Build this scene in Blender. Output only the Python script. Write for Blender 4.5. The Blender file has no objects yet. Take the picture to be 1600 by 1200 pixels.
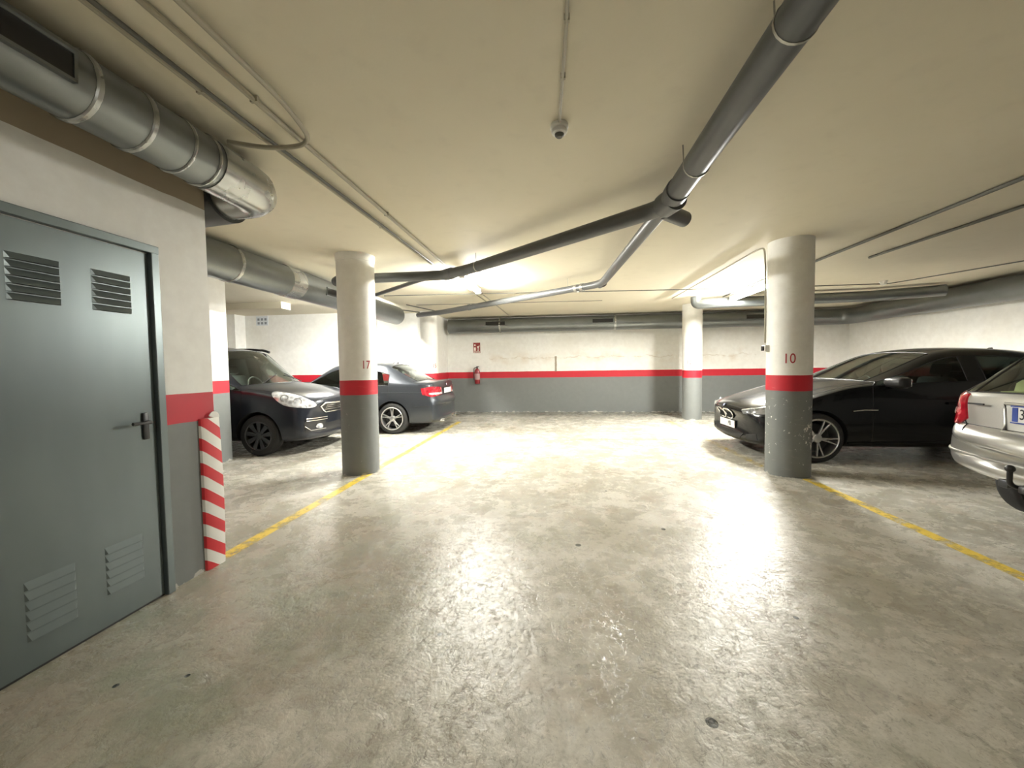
import bpy, bmesh, math, random
from mathutils import Vector, Matrix
from mathutils.bvhtree import BVHTree
PI=math.pi
random.seed(7)
sc=bpy.context.scene
C=sc.collection
# ------------------------------------------------------------------ camera, exposure, world
FPX=620.0; EYE=1.35; YAW,PITCH,ROLL=0.1121,0.0436,0.014
cd=bpy.data.cameras.new('camera'); cam=bpy.data.objects.new('camera',cd); C.objects.link(cam)
cd.sensor_width=36; cd.lens=36*FPX/1600; cd.clip_start=0.05; cd.clip_end=100
f=Vector((-math.sin(YAW)*math.cos(PITCH),math.cos(YAW)*math.cos(PITCH),-math.sin(PITCH)))
r=Vector((math.cos(YAW),math.sin(YAW),0)); u=r.cross(f)
r2=r*math.cos(ROLL)-u*math.sin(ROLL); u2=u*math.cos(ROLL)+r*math.sin(ROLL)
M=Matrix((r2,u2,-f)).transposed().to_4x4(); M.translation=(0,0,EYE)
cam.matrix_world=M; sc.camera=cam
sc.view_settings.view_transform='Standard'; sc.view_settings.look='None'
sc.view_settings.gamma=1; sc.view_settings.use_curve_mapping=False
sc.view_settings.exposure=1.15
w=bpy.data.worlds.new('world'); sc.world=w; w.use_nodes=True
w.node_tree.nodes['Background'].inputs[0].default_value=(0.9,0.95,1,1)
w.node_tree.nodes['Background'].inputs[1].default_value=0.0
TUBE=700.0      # brightness of the fluorescent tubes
HC=2.80         # ceiling height
# ------------------------------------------------------------------ material helpers
MATS={}
class NT:
    def __init__(s,name):
        m=bpy.data.materials.new(name); m.use_nodes=True; s.m=m; s.t=m.node_tree; s.b=s.t.nodes['Principled BSDF']; s.out=s.t.nodes['Material Output']
        s.co=None
    def n(s,typ,**k):
        x=s.t.nodes.new(typ)
        for a,b in k.items(): setattr(x,a,b)
        return x
    def l(s,a,b): s.t.links.new(a,b)
    def v(s,sock,val):
        if hasattr(val,'links'): s.l(val,sock)
        else: sock.default_value=val
    def coord(s,kind='Object'):
        return s.n('ShaderNodeTexCoord').outputs[kind]
    def pos(s): return s.n('ShaderNodeNewGeometry').outputs['Position']
    def math(s,op,a,b=None,c=None,clamp=False):
        x=s.n('ShaderNodeMath',operation=op); x.use_clamp=clamp
        s.v(x.inputs[0],a)
        if b is not None: s.v(x.inputs[1],b)
        if c is not None: s.v(x.inputs[2],c)
        return x.outputs[0]
    def noise(s,vec,scale,detail=4,rough=.55,dist=0):
        x=s.n('ShaderNodeTexNoise'); s.l(vec,x.inputs['Vector']); x.inputs['Scale'].default_value=scale
        x.inputs['Detail'].default_value=detail; x.inputs['Roughness'].default_value=rough; x.inputs['Distortion'].default_value=dist
        return x.outputs['Fac']
    def ramp(s,fac,stops):
        x=s.n('ShaderNodeValToRGB'); s.l(fac,x.inputs[0]); e=x.color_ramp.elements
        while len(e)<len(stops): e.new(.5)
        for i,(p,c) in enumerate(stops):
            e[i].position=p; e[i].color=(c,c,c,1) if not hasattr(c,'__len__') else (*c[:3],1)
        return x.outputs[0]
    def mix(s,fac,a,b,mode='MIX'):
        x=s.n('ShaderNodeMix',data_type='RGBA',blend_type=mode)
        s.v(x.inputs[0],fac)
        for k,val in ((6,a),(7,b)):
            if hasattr(val,'links'): s.l(val,x.inputs[k])
            else: x.inputs[k].default_value=(*val[:3],1)
        return x.outputs[2]
    def sep(s,vec):
        x=s.n('ShaderNodeSeparateXYZ'); s.l(vec,x.inputs[0]); return x.outputs
    def mapv(s,vec,scale=(1,1,1),loc=(0,0,0),rot=(0,0,0)):
        x=s.n('ShaderNodeMapping'); s.l(vec,x.inputs[0]); x.inputs['Scale'].default_value=scale; x.inputs['Location'].default_value=loc; x.inputs['Rotation'].default_value=rot
        return x.outputs[0]
    def bump(s,h,strength=.2,dist=.01):
        x=s.n('ShaderNodeBump'); x.inputs['Strength'].default_value=strength; x.inputs['Distance'].default_value=dist
        s.l(h,x.inputs['Height']); s.l(x.outputs[0],s.b.inputs['Normal'])
    def col(s,c):
        if hasattr(c,'links'): s.l(c,s.b.inputs['Base Color'])
        else: s.b.inputs['Base Color'].default_value=(*c[:3],1)
    def set(s,**k):
        for a,b in k.items(): s.v(s.b.inputs[a.replace('_',' ')],b)
def simple(name,col,rough=.5,metal=0,var=.12,scale=6,coat=0,bump=0,spec=.5):
    if name in MATS: return MATS[name]
    t=NT(name); c=t.coord(); nz=t.noise(c,scale,4)
    dark=[x*(1-var) for x in col]; lite=[min(1,x*(1+var)) for x in col]
    t.col(t.mix(nz,dark,lite)); t.set(Roughness=rough,Metallic=metal)
    t.b.inputs['Coat Weight'].default_value=coat; t.b.inputs['Coat Roughness'].default_value=.04
    t.b.inputs['Specular IOR Level'].default_value=spec
    if bump: t.bump(t.noise(c,scale*8,5),bump,.004)
    MATS[name]=t.m; return t.m
def emis(name,col,strength):
    t=NT(name); t.col((.9,.9,.9)); t.b.inputs['Emission Color'].default_value=(*col,1); t.b.inputs['Emission Strength'].default_value=strength
    return t.m
def banded(name,cols=None,chips=0,stains=False,zb=1.02,zt=1.205,brown=None,scuffbase=True):
    """wall paint: grey dado, red stripe, white above"""
    t=NT(name); p=t.pos(); xyz=t.sep(p); z=xyz[2]
    wob=t.noise(p,3.0,2); zz=t.math('ADD',z,t.math('MULTIPLY',t.math('SUBTRACT',wob,.5),.012))
    big=t.noise(p,1.1,5,.6); fine=t.noise(p,9,5,.6)
    white=t.mix(t.ramp(fine,[(.3,0),(.7,1)]),(.74,.73,.69),(.82,.815,.775))
    white=t.mix(t.math('MULTIPLY',t.ramp(big,[(.45,0),(.8,1)]),.5),white,(.66,.62,.52))
    grey=t.mix(fine,(.145,.155,.15),(.19,.20,.192))
    red=t.mix(fine,(.42,.006,.018),(.54,.012,.028))
    c=t.mix(t.math('GREATER_THAN',zz,zb),grey,red)
    c=t.mix(t.math('GREATER_THAN',zz,zt),c,white)
    if chips:
        ch=t.noise(p,15,5,.75)
        cx=t.n('ShaderNodeCombineXYZ'); cx.inputs[0].default_value=2.93; cx.inputs[1].default_value=4.95; cx.inputs[2].default_value=.50
        vm=t.n('ShaderNodeVectorMath',operation='DISTANCE'); t.l(p,vm.inputs[0]); t.l(cx.outputs[0],vm.inputs[1])
        ch=t.math('ADD',ch,t.math('MULTIPLY',t.math('SUBTRACT',1,t.math('DIVIDE',vm.outputs['Value'],.26),clamp=True),.12*(chips>.9)))
        m=t.ramp(ch,[(.70-.06*chips,0),(.715-.06*chips,1)])
        lo=t.math('MULTIPLY',t.math('LESS_THAN',z,1.0),t.math('GREATER_THAN',z,.15))
        c=t.mix(t.math('MULTIPLY',t.math('MULTIPLY',m,lo),chips),c,(.8,.78,.72))
        sc_=t.noise(t.mapv(p,(1,1,6)),5,4,.7); m2=t.ramp(sc_,[(.62,0),(.75,1)])
        c=t.mix(t.math('MULTIPLY',m2,.25*chips),c,(.55,.5,.42))
    if stains:
        x=xyz[0]
        # a long uneven crack line with rust under it, and one vertical brown run
        wav=t.math('MULTIPLY',t.math('SUBTRACT',t.noise(t.mapv(p,(1,0,0)),2.2,4),.5),.35)
        d=t.math('ABSOLUTE',t.math('SUBTRACT',t.math('SUBTRACT',z,wav),1.60))
        line=t.math('SUBTRACT',1,t.math('DIVIDE',d,.022),clamp=True)
        rng=t.math('MULTIPLY',t.math('GREATER_THAN',x,-2.0),t.math('LESS_THAN',x,5.5))
        brk=t.ramp(t.noise(t.mapv(p,(1,0,0)),3.1,3),[(.42,0),(.55,1)])
        c=t.mix(t.math('MULTIPLY',t.math('MULTIPLY',t.math('MULTIPLY',line,rng),brk),.55),c,(.42,.33,.22))
        cloud=t.math('SUBTRACT',1,t.math('DIVIDE',d,.22),clamp=True)
        rust=t.math('MULTIPLY',t.math('MULTIPLY',cloud,rng),t.ramp(t.noise(p,2.3,5,.6),[(.48,0),(.72,1)]))
        c=t.mix(t.math('MULTIPLY',rust,.6),c,(.55,.42,.27))
        vx=t.math('LESS_THAN',t.math('ABSOLUTE',t.math('SUBTRACT',x,-.02)),t.math('ADD',.014,t.math('MULTIPLY',fine,.03)))
        vz=t.math('MULTIPLY',t.math('GREATER_THAN',z,1.19),t.math('LESS_THAN',z,1.64))
        c=t.mix(t.math('MULTIPLY',t.math('MULTIPLY',vx,vz),.8),c,(.22,.16,.09))
    if brown:
        y=xyz[1]; ln=t.math('LESS_THAN',t.math('ABSOLUTE',t.math('SUBTRACT',y,2.147)),t.math('MULTIPLY',t.ramp(t.noise(p,16,4,.7),[(.42,0),(.7,1)]),.010))
        c=t.mix(t.math('MULTIPLY',ln,t.math('LESS_THAN',z,.95)),c,(.70,.68,.62))
        c=t.mix(t.math('GREATER_THAN',t.math('ADD',z,t.math('MULTIPLY',wob,.02)),brown),c,(.33,.27,.19))  # top strip: ceiling paint, with the duct's shade darkened into the colour
    if scuffbase:
        e=t.math('MULTIPLY',t.math('LESS_THAN',z,t.math('MULTIPLY',t.ramp(fine,[(.5,0),(.8,1)]),.06)),.7)
        c=t.mix(e,c,(.6,.58,.52))
    t.col(c); t.set(Roughness=t.math('ADD',.48,t.math('MULTIPLY',fine,.2)))
    t.bump(t.noise(p,40,5,.6),.12,.004)
    return t.m
def metalduct(name,tone=(.22,.235,.235),rough=.34):
    t=NT(name); c=t.coord(); n1=t.noise(c,3.5,4,.6); n2=t.noise(t.mapv(c,(1,1,1)),30,3)
    t.col(t.mix(n1,[x*.75 for x in tone],[min(1,x*1.2) for x in tone])); t.set(Metallic=.85,Roughness=t.math('ADD',rough-.08,t.math('MULTIPLY',n1,.2)))
    t.bump(t.math('ADD',t.noise(c,5,3),t.math('MULTIPLY',n2,.12)),.12,.012)
    return t.m
# floor
def floor_mat():
    t=NT('floor_concrete'); p=t.pos(); xyz=t.sep(p)
    warp=t.n('ShaderNodeMix',data_type='VECTOR'); 
    nz=t.n('ShaderNodeTexNoise'); nz.inputs['Scale'].default_value=1.2; nz.inputs['Detail'].default_value=3; t.l(p,nz.inputs['Vector'])
    warp.inputs[0].default_value=.16; t.l(p,warp.inputs[4]); t.l(nz.outputs['Color'],warp.inputs[5]); q=warp.outputs[1]
    a=t.noise(q,1.3,7,.66,.3); b=t.noise(q,4.2,8,.70,.4); c=t.noise(q,13,8,.72,.6); d=t.noise(p,60,4,.6)
    base=t.mix(t.ramp(b,[(.40,0),(.60,1)]),(.44,.42,.36),(.60,.58,.515))
    base=t.mix(t.math('MULTIPLY',t.ramp(a,[(.50,0),(.64,1)]),.60),base,(.28,.25,.185))
    base=t.mix(t.math('MULTIPLY',t.ramp(c,[(.50,0),(.60,1)]),.50),base,(.70,.67,.59))
    g=t.noise(t.mapv(p,(1,1,1),(7,3,0)),1.7,7,.68)
    base=t.mix(t.math('MULTIPLY',t.ramp(g,[(.52,0),(.66,1)]),.45),base,(.27,.275,.19))
    g2=t.noise(t.mapv(p,(1,1,1),(2,9,0)),2.1,8,.7)
    base=t.mix(t.math('MULTIPLY',t.ramp(g2,[(.53,0),(.63,1)]),.40),base,(.36,.29,.22))
    # grime plus painted-in light falloff along the left wall, and a few old patches, edges broken up by the noise
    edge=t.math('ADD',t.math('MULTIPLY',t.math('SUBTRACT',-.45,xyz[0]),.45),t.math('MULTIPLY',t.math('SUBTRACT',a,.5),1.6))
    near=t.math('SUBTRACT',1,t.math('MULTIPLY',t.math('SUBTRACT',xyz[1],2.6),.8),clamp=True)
    grime_falloff=t.math('MULTIPLY',t.ramp(edge,[(.0,0),(.32,1)]),near)
    base=t.mix(t.math('MULTIPLY',grime_falloff,.72),base,t.mix(t.ramp(g,[(.4,0),(.6,1)]),t.mix(b,(.20,.155,.105),(.30,.25,.18)),(.19,.20,.13)))
    pt=t.ramp(t.noise(t.mapv(p,(1,.8,1),(4.3,1.7,0)),.75,6,.62),[(.54,0),(.64,1)])
    base=t.mix(t.math('MULTIPLY',pt,.42),base,(.27,.245,.175))
    fl=t.ramp(t.noise(t.mapv(q,(1.5,1,1)),32,7,.78,.8),[(.55,0),(.60,1)])
    base=t.mix(t.math('MULTIPLY',fl,.5),base,(.19,.175,.14))
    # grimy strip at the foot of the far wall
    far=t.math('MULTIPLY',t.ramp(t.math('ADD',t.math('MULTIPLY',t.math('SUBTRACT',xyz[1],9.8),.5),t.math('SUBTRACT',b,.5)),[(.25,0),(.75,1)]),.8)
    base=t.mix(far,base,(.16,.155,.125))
    # saw-cut joint across the aisle
    j=t.math('LESS_THAN',t.math('ABSOLUTE',t.math('SUBTRACT',xyz[1],t.math('ADD',4.98,t.math('MULTIPLY',xyz[0],.05)))),.008)
    base=t.mix(t.math('MULTIPLY',j,.6),base,(.2,.18,.14))
    # a few tar-black spots
    for (x,y,rr) in ((.15,2.97,.022),(.57,1.51,.022),(-1.64,1.53,.011),(.86,3.32,.018),(1.25,2.2,.014),(-.42,2.02,.012),(-1.9,1.45,.012),(.52,4.3,.014),(-.6,1.9,.012)):
        cx=t.n('ShaderNodeCombineXYZ'); cx.inputs[0].default_value=x; cx.inputs[1].default_value=y
        vm=t.n('ShaderNodeVectorMath',operation='DISTANCE'); t.l(p,vm.inputs[0]); t.l(cx.outputs[0],vm.inputs[1])
        m=t.math('LESS_THAN',vm.outputs['Value'],t.math('ADD',rr*.75,t.math('MULTIPLY',c,rr*.6)))
        base=t.mix(m,base,(.03,.035,.03))
    base=t.mix(t.math('MULTIPLY',t.ramp(d,[(.35,1),(.5,0)]),.25),base,(.25,.23,.18))
    t.col(base)
    ro=t.math('ADD',t.math('MULTIPLY',t.ramp(b,[(.35,0),(.65,1)]),.12),t.math('ADD',.13,t.math('MULTIPLY',c,.16)))
    t.set(Roughness=ro); t.b.inputs['Specular IOR Level'].default_value=.55
    h=t.math('ADD',t.math('MULTIPLY',c,.7),t.math('MULTIPLY',d,.25)); h=t.math('ADD',h,t.math('MULTIPLY',fl,-.25)); h=t.math('ADD',h,t.math('MULTIPLY',b,.8))
    t.bump(h,.30,.016)
    return t.m
def ceil_mat():
    t=NT('ceiling_plaster'); p=t.pos(); a=t.noise(p,.8,5,.6); b=t.noise(p,6,4)
    c=t.mix(a,(.66,.605,.47),(.74,.69,.55)); c=t.mix(t.math('MULTIPLY',t.ramp(b,[(.55,0),(.8,1)]),.2),c,(.5,.46,.36))
    t.col(c); t.set(Roughness=.75); t.bump(t.noise(p,60,4),.12,.004); return t.m
def paint(name,col,metal=.55,rough=.28,coat=1.0):
    t=NT(name); c=t.coord(); n=t.noise(c,220,2); g=t.n('ShaderNodeNewGeometry')
    cc=t.mix(n,[x*.9 for x in col],[min(1,x*1.1) for x in col])
    cc=t.mix(g.outputs['Backfacing'],cc,(.012,.012,.013))
    t.col(cc); t.set(Metallic=metal,Roughness=rough); t.b.inputs['Coat Weight'].default_value=coat; t.b.inputs['Coat Roughness'].default_value=.03; t.b.inputs['Specular IOR Level'].default_value=.3
    return t.m
def glass(name,tint=(.55,.62,.58),refl=1.0):
    t=NT(name); tr=t.n('ShaderNodeBsdfTransparent'); tr.inputs[0].default_value=(*tint,1)
    gl=t.n('ShaderNodeBsdfGlossy'); gl.inputs['Roughness'].default_value=.02; gl.inputs[0].default_value=(.95,1,.97,1)
    fr=t.n('ShaderNodeFresnel'); fr.inputs[0].default_value=1.55
    nz=t.noise(t.coord(),1.5,2)
    mx=t.n('ShaderNodeMixShader'); t.l(t.math('MULTIPLY',fr.outputs[0],t.math('ADD',refl,t.math('MULTIPLY',nz,.1))),mx.inputs[0]); t.l(tr.outputs[0],mx.inputs[1]); t.l(gl.outputs[0],mx.inputs[2])
    t.l(mx.outputs[0],t.out.inputs['Surface']); return t.m
# ------------------------------------------------------------------ mesh helpers
def mk(name,verts,faces,mat,parent=None,smooth=False,sharp=None):
    me=bpy.data.meshes.new(name); me.from_pydata([tuple(v) for v in verts],[],faces); me.update()
    bm=bmesh.new(); bm.from_mesh(me); bmesh.ops.remove_doubles(bm,verts=bm.verts,dist=1e-6); bmesh.ops.recalc_face_normals(bm,faces=bm.faces); bm.to_mesh(me); bm.free()
    if smooth:
        for p in me.polygons: p.use_smooth=True
        if smooth!='all': me.set_sharp_from_angle(angle=math.radians(35))
    if mat: me.materials.append(mat)
    o=bpy.data.objects.new(name,me); C.objects.link(o)
    if parent: o.parent=parent
    return o
def fin(name,bm,mat,parent=None,smooth=False):
    me=bpy.data.meshes.new(name); bmesh.ops.recalc_face_normals(bm,faces=bm.faces); bm.to_mesh(me); bm.free()
    if smooth:
        for p in me.polygons: p.use_smooth=True
        me.set_sharp_from_angle(angle=math.radians(38))
    me.materials.append(mat); o=bpy.data.objects.new(name,me); C.objects.link(o)
    if parent: o.parent=parent
    return o
def thing(name,label,cat,loc=(0,0,0),rotz=0,group=None):
    o=bpy.data.objects.new(name,None); C.objects.link(o); o.empty_display_size=.1
    o.location=loc; o.rotation_euler=(0,0,rotz); o['label']=label; o['category']=cat
    if group: o['group']=group
    return o
def tag(o,label,cat,group=None):
    o['label']=label; o['category']=cat
    if group: o['group']=group
    return o
def struct(o): o['kind']='structure'; return o
def abox(bm,lo,hi,bev=0,M=None):
    x0,y0,z0=lo; x1,y1,z1=hi
    vs=[bm.verts.new(v) for v in ((x0,y0,z0),(x1,y0,z0),(x1,y1,z0),(x0,y1,z0),(x0,y0,z1),(x1,y0,z1),(x1,y1,z1),(x0,y1,z1))]
    fs=[bm.faces.new([vs[i] for i in q]) for q in ((0,3,2,1),(4,5,6,7),(0,1,5,4),(1,2,6,5),(2,3,7,6),(3,0,4,7))]
    if bev:
        es={e for f_ in fs for e in f_.edges}
        rr=bmesh.ops.bevel(bm,geom=list(es),offset=bev,segments=2,affect='EDGES',profile=.5); vs=[v for v in rr['verts']]+[v for v in vs if v.is_valid]
        vs=list({v for v in vs if v.is_valid})
    if M is not None: bmesh.ops.transform(bm,matrix=M,verts=vs)
    return vs
def box(name,lo,hi,mat,parent=None,bev=0):
    bm=bmesh.new(); abox(bm,lo,hi,bev); return fin(name,bm,mat,parent,smooth=bool(bev))
def frame_path(pts,closed=False):
    P=[Vector(p) for p in pts]; n=len(P); T=[]
    for i in range(n):
        if closed: t=P[(i+1)%n]-P[i-1]
        else: t=P[min(i+1,n-1)]-P[max(i-1,0)]
        T.append(t.normalized() if t.length>1e-9 else Vector((1,0,0)))
    up=Vector((0,0,1)) if abs(T[0].z)<.9 else Vector((1,0,0))
    N=(up-T[0]*up.dot(T[0])).normalized(); out=[]
    for i in range(n):
        N=(N-T[i]*N.dot(T[i])); N=N.normalized() if N.length>1e-6 else Vector((0,1,0))
        out.append((P[i],N.copy(),T[i].cross(N)))
    return out
def tubegeo(pts,rad,seg=12,cap=True,closed=False,V=None,F=None,off=(0,0)):
    V=[] if V is None else V; F=[] if F is None else F
    fr=frame_path(pts,closed); n=len(fr); b0=len(V)
    for i,(p,N,B) in enumerate(fr):
        rr=rad[i] if hasattr(rad,'__len__') else rad
        for k in range(seg):
            a=2*PI*k/seg; V.append(p+N*(math.cos(a)*rr)+B*(math.sin(a)*rr))
    m=n if closed else n-1
    for i in range(m):
        for k in range(seg):
            j=(i+1)%n; F.append((b0+i*seg+k,b0+i*seg+(k+1)%seg,b0+j*seg+(k+1)%seg,b0+j*seg+k))
    if cap and not closed:
        F.append(tuple(b0+k for k in range(seg))[::-1]); F.append(tuple(b0+(n-1)*seg+k for k in range(seg)))
    return V,F
def tube(name,pts,rad,mat,parent=None,seg=12,cap=True,closed=False):
    V,F=tubegeo(pts,rad,seg,cap,closed); return mk(name,V,F,mat,parent,smooth=True)
def rounded(pts,rad,n=6):
    """polyline with rounded corners"""
    P=[Vector(p) for p in pts]; out=[P[0]]
    for i in range(1,len(P)-1):
        a=(P[i-1]-P[i]); b=(P[i+1]-P[i]); d=min(rad,a.length*.49,b.length*.49)
        s=P[i]+a.normalized()*d; e=P[i]+b.normalized()*d
        for k in range(n+1):
            t=k/n; out.append(s*(1-t)**2+P[i]*(2*t*(1-t))+e*t*t)
    out.append(P[-1]); return out
def lathe(name,prof,mat,parent=None,seg=32,axis='z',at=(0,0,0),capends=True):
    V=[];F=[]; n=len(prof)
    for (rr,z) in prof:
        for k in range(seg):
            a=2*PI*k/seg; x,y=rr*math.cos(a),rr*math.sin(a)
            v=(x,y,z) if axis=='z' else ((x,z,y) if axis=='y' else (z,x,y))
            V.append(Vector(v)+Vector(at))
    for i in range(n-1):
        for k in range(seg): F.append((i*seg+k,i*seg+(k+1)%seg,(i+1)*seg+(k+1)%seg,(i+1)*seg+k))
    if capends:
        if prof[0][0]>1e-6: F.append(tuple(range(seg)))
        if prof[-1][0]>1e-6: F.append(tuple((n-1)*seg+k for k in range(seg)))
    return mk(name,V,F,mat,parent,smooth=True)
def text_geo(s,size,extr=.001,xscale=1.0):
    cu=bpy.data.curves.new('t','FONT'); cu.body=s; cu.size=size; cu.extrude=extr; cu.align_x='CENTER'; cu.align_y='CENTER'; cu.resolution_u=4
    o=bpy.data.objects.new('t',cu); C.objects.link(o); bpy.context.view_layer.update()
    dg=bpy.context.evaluated_depsgraph_get(); me=bpy.data.meshes.new_from_object(o.evaluated_get(dg))
    V=[Vector((v.co.x*xscale,v.co.y,v.co.z)) for v in me.vertices]; F=[tuple(p.vertices) for p in me.polygons]
    bpy.data.objects.remove(o); bpy.data.curves.remove(cu); bpy.data.meshes.remove(me)
    return V,F
# ------------------------------------------------------------------ materials
M_floor=floor_mat(); M_ceil=ceil_mat()
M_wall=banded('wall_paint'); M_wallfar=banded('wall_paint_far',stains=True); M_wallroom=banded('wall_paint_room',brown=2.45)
M_col=banded('column_paint',chips=.35); M_col10=banded('column_paint_chipped',chips=1.0)
M_duct=metalduct('galvanised_duct'); M_duct2=metalduct('bright_collar',(.42,.43,.42),.24); M_darkduct=metalduct('dull_duct',(.10,.105,.105),.45)
M_pvc=simple('grey_pvc',(.062,.066,.066),.38,var=.2,scale=3); M_pvc2=simple('grey_pvc_light',(.085,.088,.088),.42,var=.2,scale=3)
M_cond=simple('conduit_cream',(.36,.33,.25),.5); M_conddk=simple('conduit_grey',(.10,.10,.085),.5); M_black=simple('black_plastic',(.012,.012,.012),.4)
M_steel=simple('steel_rod',(.35,.34,.3),.4,.8); M_door=None
M_yellow=None
def door_mat():
    t=NT('door_paint'); p=t.pos(); n=t.noise(p,2.2,2,.5); s=t.noise(t.mapv(p,(1,3,.8)),2.5,2,.5); f_=t.noise(p,30,3)
    c=t.mix(n,(.095,.122,.125),(.13,.16,.16)); c=t.mix(t.math('MULTIPLY',s,.3),c,(.22,.26,.255))
    t.col(c); t.set(Roughness=t.math('ADD',.285,t.math('MULTIPLY',n,.08)),Metallic=.5); t.b.inputs['Specular IOR Level'].default_value=1.0; t.bump(f_,.04,.003); return t.m
M_door=door_mat()
def yellow_mat(lo=.60,hi=.74,name='worn_yellow_paint'):
    t=NT(name); p=t.pos(); n=t.noise(p,7,6,.7); n2=t.noise(p,1.3,3)
    t.col(t.mix(n,(.62,.42,.03),(.78,.60,.10))); t.set(Roughness=.42)
    tr=t.n('ShaderNodeBsdfTransparent'); mx=t.n('ShaderNodeMixShader')
    t.l(t.ramp(t.math('ADD',n,t.math('MULTIPLY',n2,.25)),[(lo,0),(hi,.85)]),mx.inputs[0]); t.l(tr.outputs[0],mx.inputs[2]); t.l(t.b.outputs[0],mx.inputs[1])
    inv=t.math('ADD',n,0); t.l(mx.outputs[0],t.out.inputs['Surface']); return t.m
M_yellow=yellow_mat(); M_yellowworn=yellow_mat(.46,.60,'very_worn_yellow_paint')
M_red=simple('extinguisher_red',(.22,.006,.012),.3,coat=.4); M_white=simple('white_plastic',(.75,.74,.70),.4); M_numred=simple('number_red',(.38,.02,.03),.55)
M_tube=emis('lamp_tube_glow',(1.0,.985,.92),TUBE); M_tubemid=emis('lamp_tube_soft',(1.0,.985,.92),TUBE*.72); M_tubedim=emis('lamp_tube_fill',(1.0,.985,.91),TUBE*.15); M_lamph=simple('lamp_housing',(.75,.75,.72),.4)  # the dimmest tubes serve only the added fill lamp
# ------------------------------------------------------------------ setting
XL=-2.37; YC=2.50; XR=7.85; YF=11.7; YB=-5.5; XW=-8.9; YP=5.46; XP=-4.9; YV=9.80; YS=10.2
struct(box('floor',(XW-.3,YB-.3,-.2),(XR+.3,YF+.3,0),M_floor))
struct(box('ceiling',(XW-.3,YB-.3,HC),(XR+.3,YF+.3,HC+.25),M_ceil))
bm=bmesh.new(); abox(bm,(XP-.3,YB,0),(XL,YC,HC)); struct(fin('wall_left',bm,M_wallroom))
bm=bmesh.new(); abox(bm,(XP-.3,YC,0),(XP,YP,HC)); struct(fin('wall_bay',bm,M_wall))
struct(box('wall_front',(-3.25,YF,0),(XR,YF+.25,HC),M_wallfar))
struct(box('wall_inner',(-4.75,YS,0),(-3.25,YF+.25,HC),M_wall))
struct(box('wall_back_left',(XW,YV,0),(-4.75,YF+.25,HC),M_wall))
struct(box('wall_far_left',(XW-.25,YC-2,0),(XW,YF+.25,HC),M_wall))
struct(box('wall_right',(XR,YB,0),(XR+.25,YF+.25,HC),M_wall))
struct(box('wall_back',(XP,YB-.25,0),(XR+.25,YB,HC),M_wall))
struct(box('wall_bay_end',(XW,YC-.6,0),(XP-.3,YC-.4,HC),M_wall))
struct(box('trim_1',(XW,7.9,2.66),(-5.8,8.2,HC),M_ceil))
bm=bmesh.new(); abox(bm,(XW,9.45,0),(-8.25,YV,HC)); struct(fin('trim_2',bm,M_wall))
# door with louvres, handle and frame
DY0,DY1,DZ=1.36,2.09,2.035
leaf=struct(box('door_1',(XL-.03,DY0,.012),(XL+.006,DY1,DZ),M_door))
bm=bmesh.new(); abox(bm,(XL-.02,DY1+.004,0),(XL+.03,DY1+.05,DZ+.05),.004); abox(bm,(XL-.02,DY0-.05,0),(XL+.03,DY0-.004,DZ+.05),.004); abox(bm,(XL-.02,DY0-.05,DZ+.006),(XL+.032,DY1+.05,DZ+.052),.004)
fin('door_frame',bm,M_door,leaf)
box('door_gap',(XL-.02,DY0,0.001),(XL+.004,DY1,.013),M_black,leaf)
def louver(y0,y1,z0,z1,dark):
    V=[];F=[]; n=6; h=(z1-z0)/n; x=XL+.006
    for i in range(n):
        za=z0+i*h+h*.12; zb=z0+(i+1)*h-h*.05; ym=.012; pr=.014 if dark else .006
        b=len(V)
        V+=[(x,y0,zb),(x,y1,zb),(x+pr,y0+ym,za),(x+pr,y1-ym,za),(x,y0,za),(x,y1,za),(x+.003,y0+ym,za+.004),(x+.003,y1-ym,za+.004)]
        F+=[(b,b+1,b+3,b+2),(b,b+2,b+4),(b+1,b+5,b+3)]
    o=mk('louver_vent',V,F,M_door,leaf)
    V=[];F=[]
    for i in range(n):
        za=z0+i*h+h*.12; pr=.014 if dark else .006; b=len(V)
        V+=[(x+.001,y0+.004,za-.001),(x+.001,y1-.004,za-.001),(x+.001,y1-.004,za+.016),(x+.001,y0+.004,za+.016),(x+pr-.002,y0+.014,za+.002),(x+pr-.002,y1-.014,za+.002)]
        F+=[(b,b+1,b+2,b+3),(b,b+1,b+5,b+4)]
    mk('louver_opening',V,F,M_black,o)
louver(1.478,1.672,1.67,1.885,1); louver(1.80,1.99,1.67,1.885,1); louver(1.47,1.66,.14,.42,0); louver(1.79,1.98,.17,.43,0)
hp=box('door_handle',(XL+.006,2.012,.96),(XL+.016,2.046,1.115),M_black,leaf,bev=.004)
tube('handle_lever',rounded([(XL+.01,2.03,1.06),(XL+.055,2.03,1.06),(XL+.058,1.92,1.062)],.02),.009,M_black,hp,10)
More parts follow.
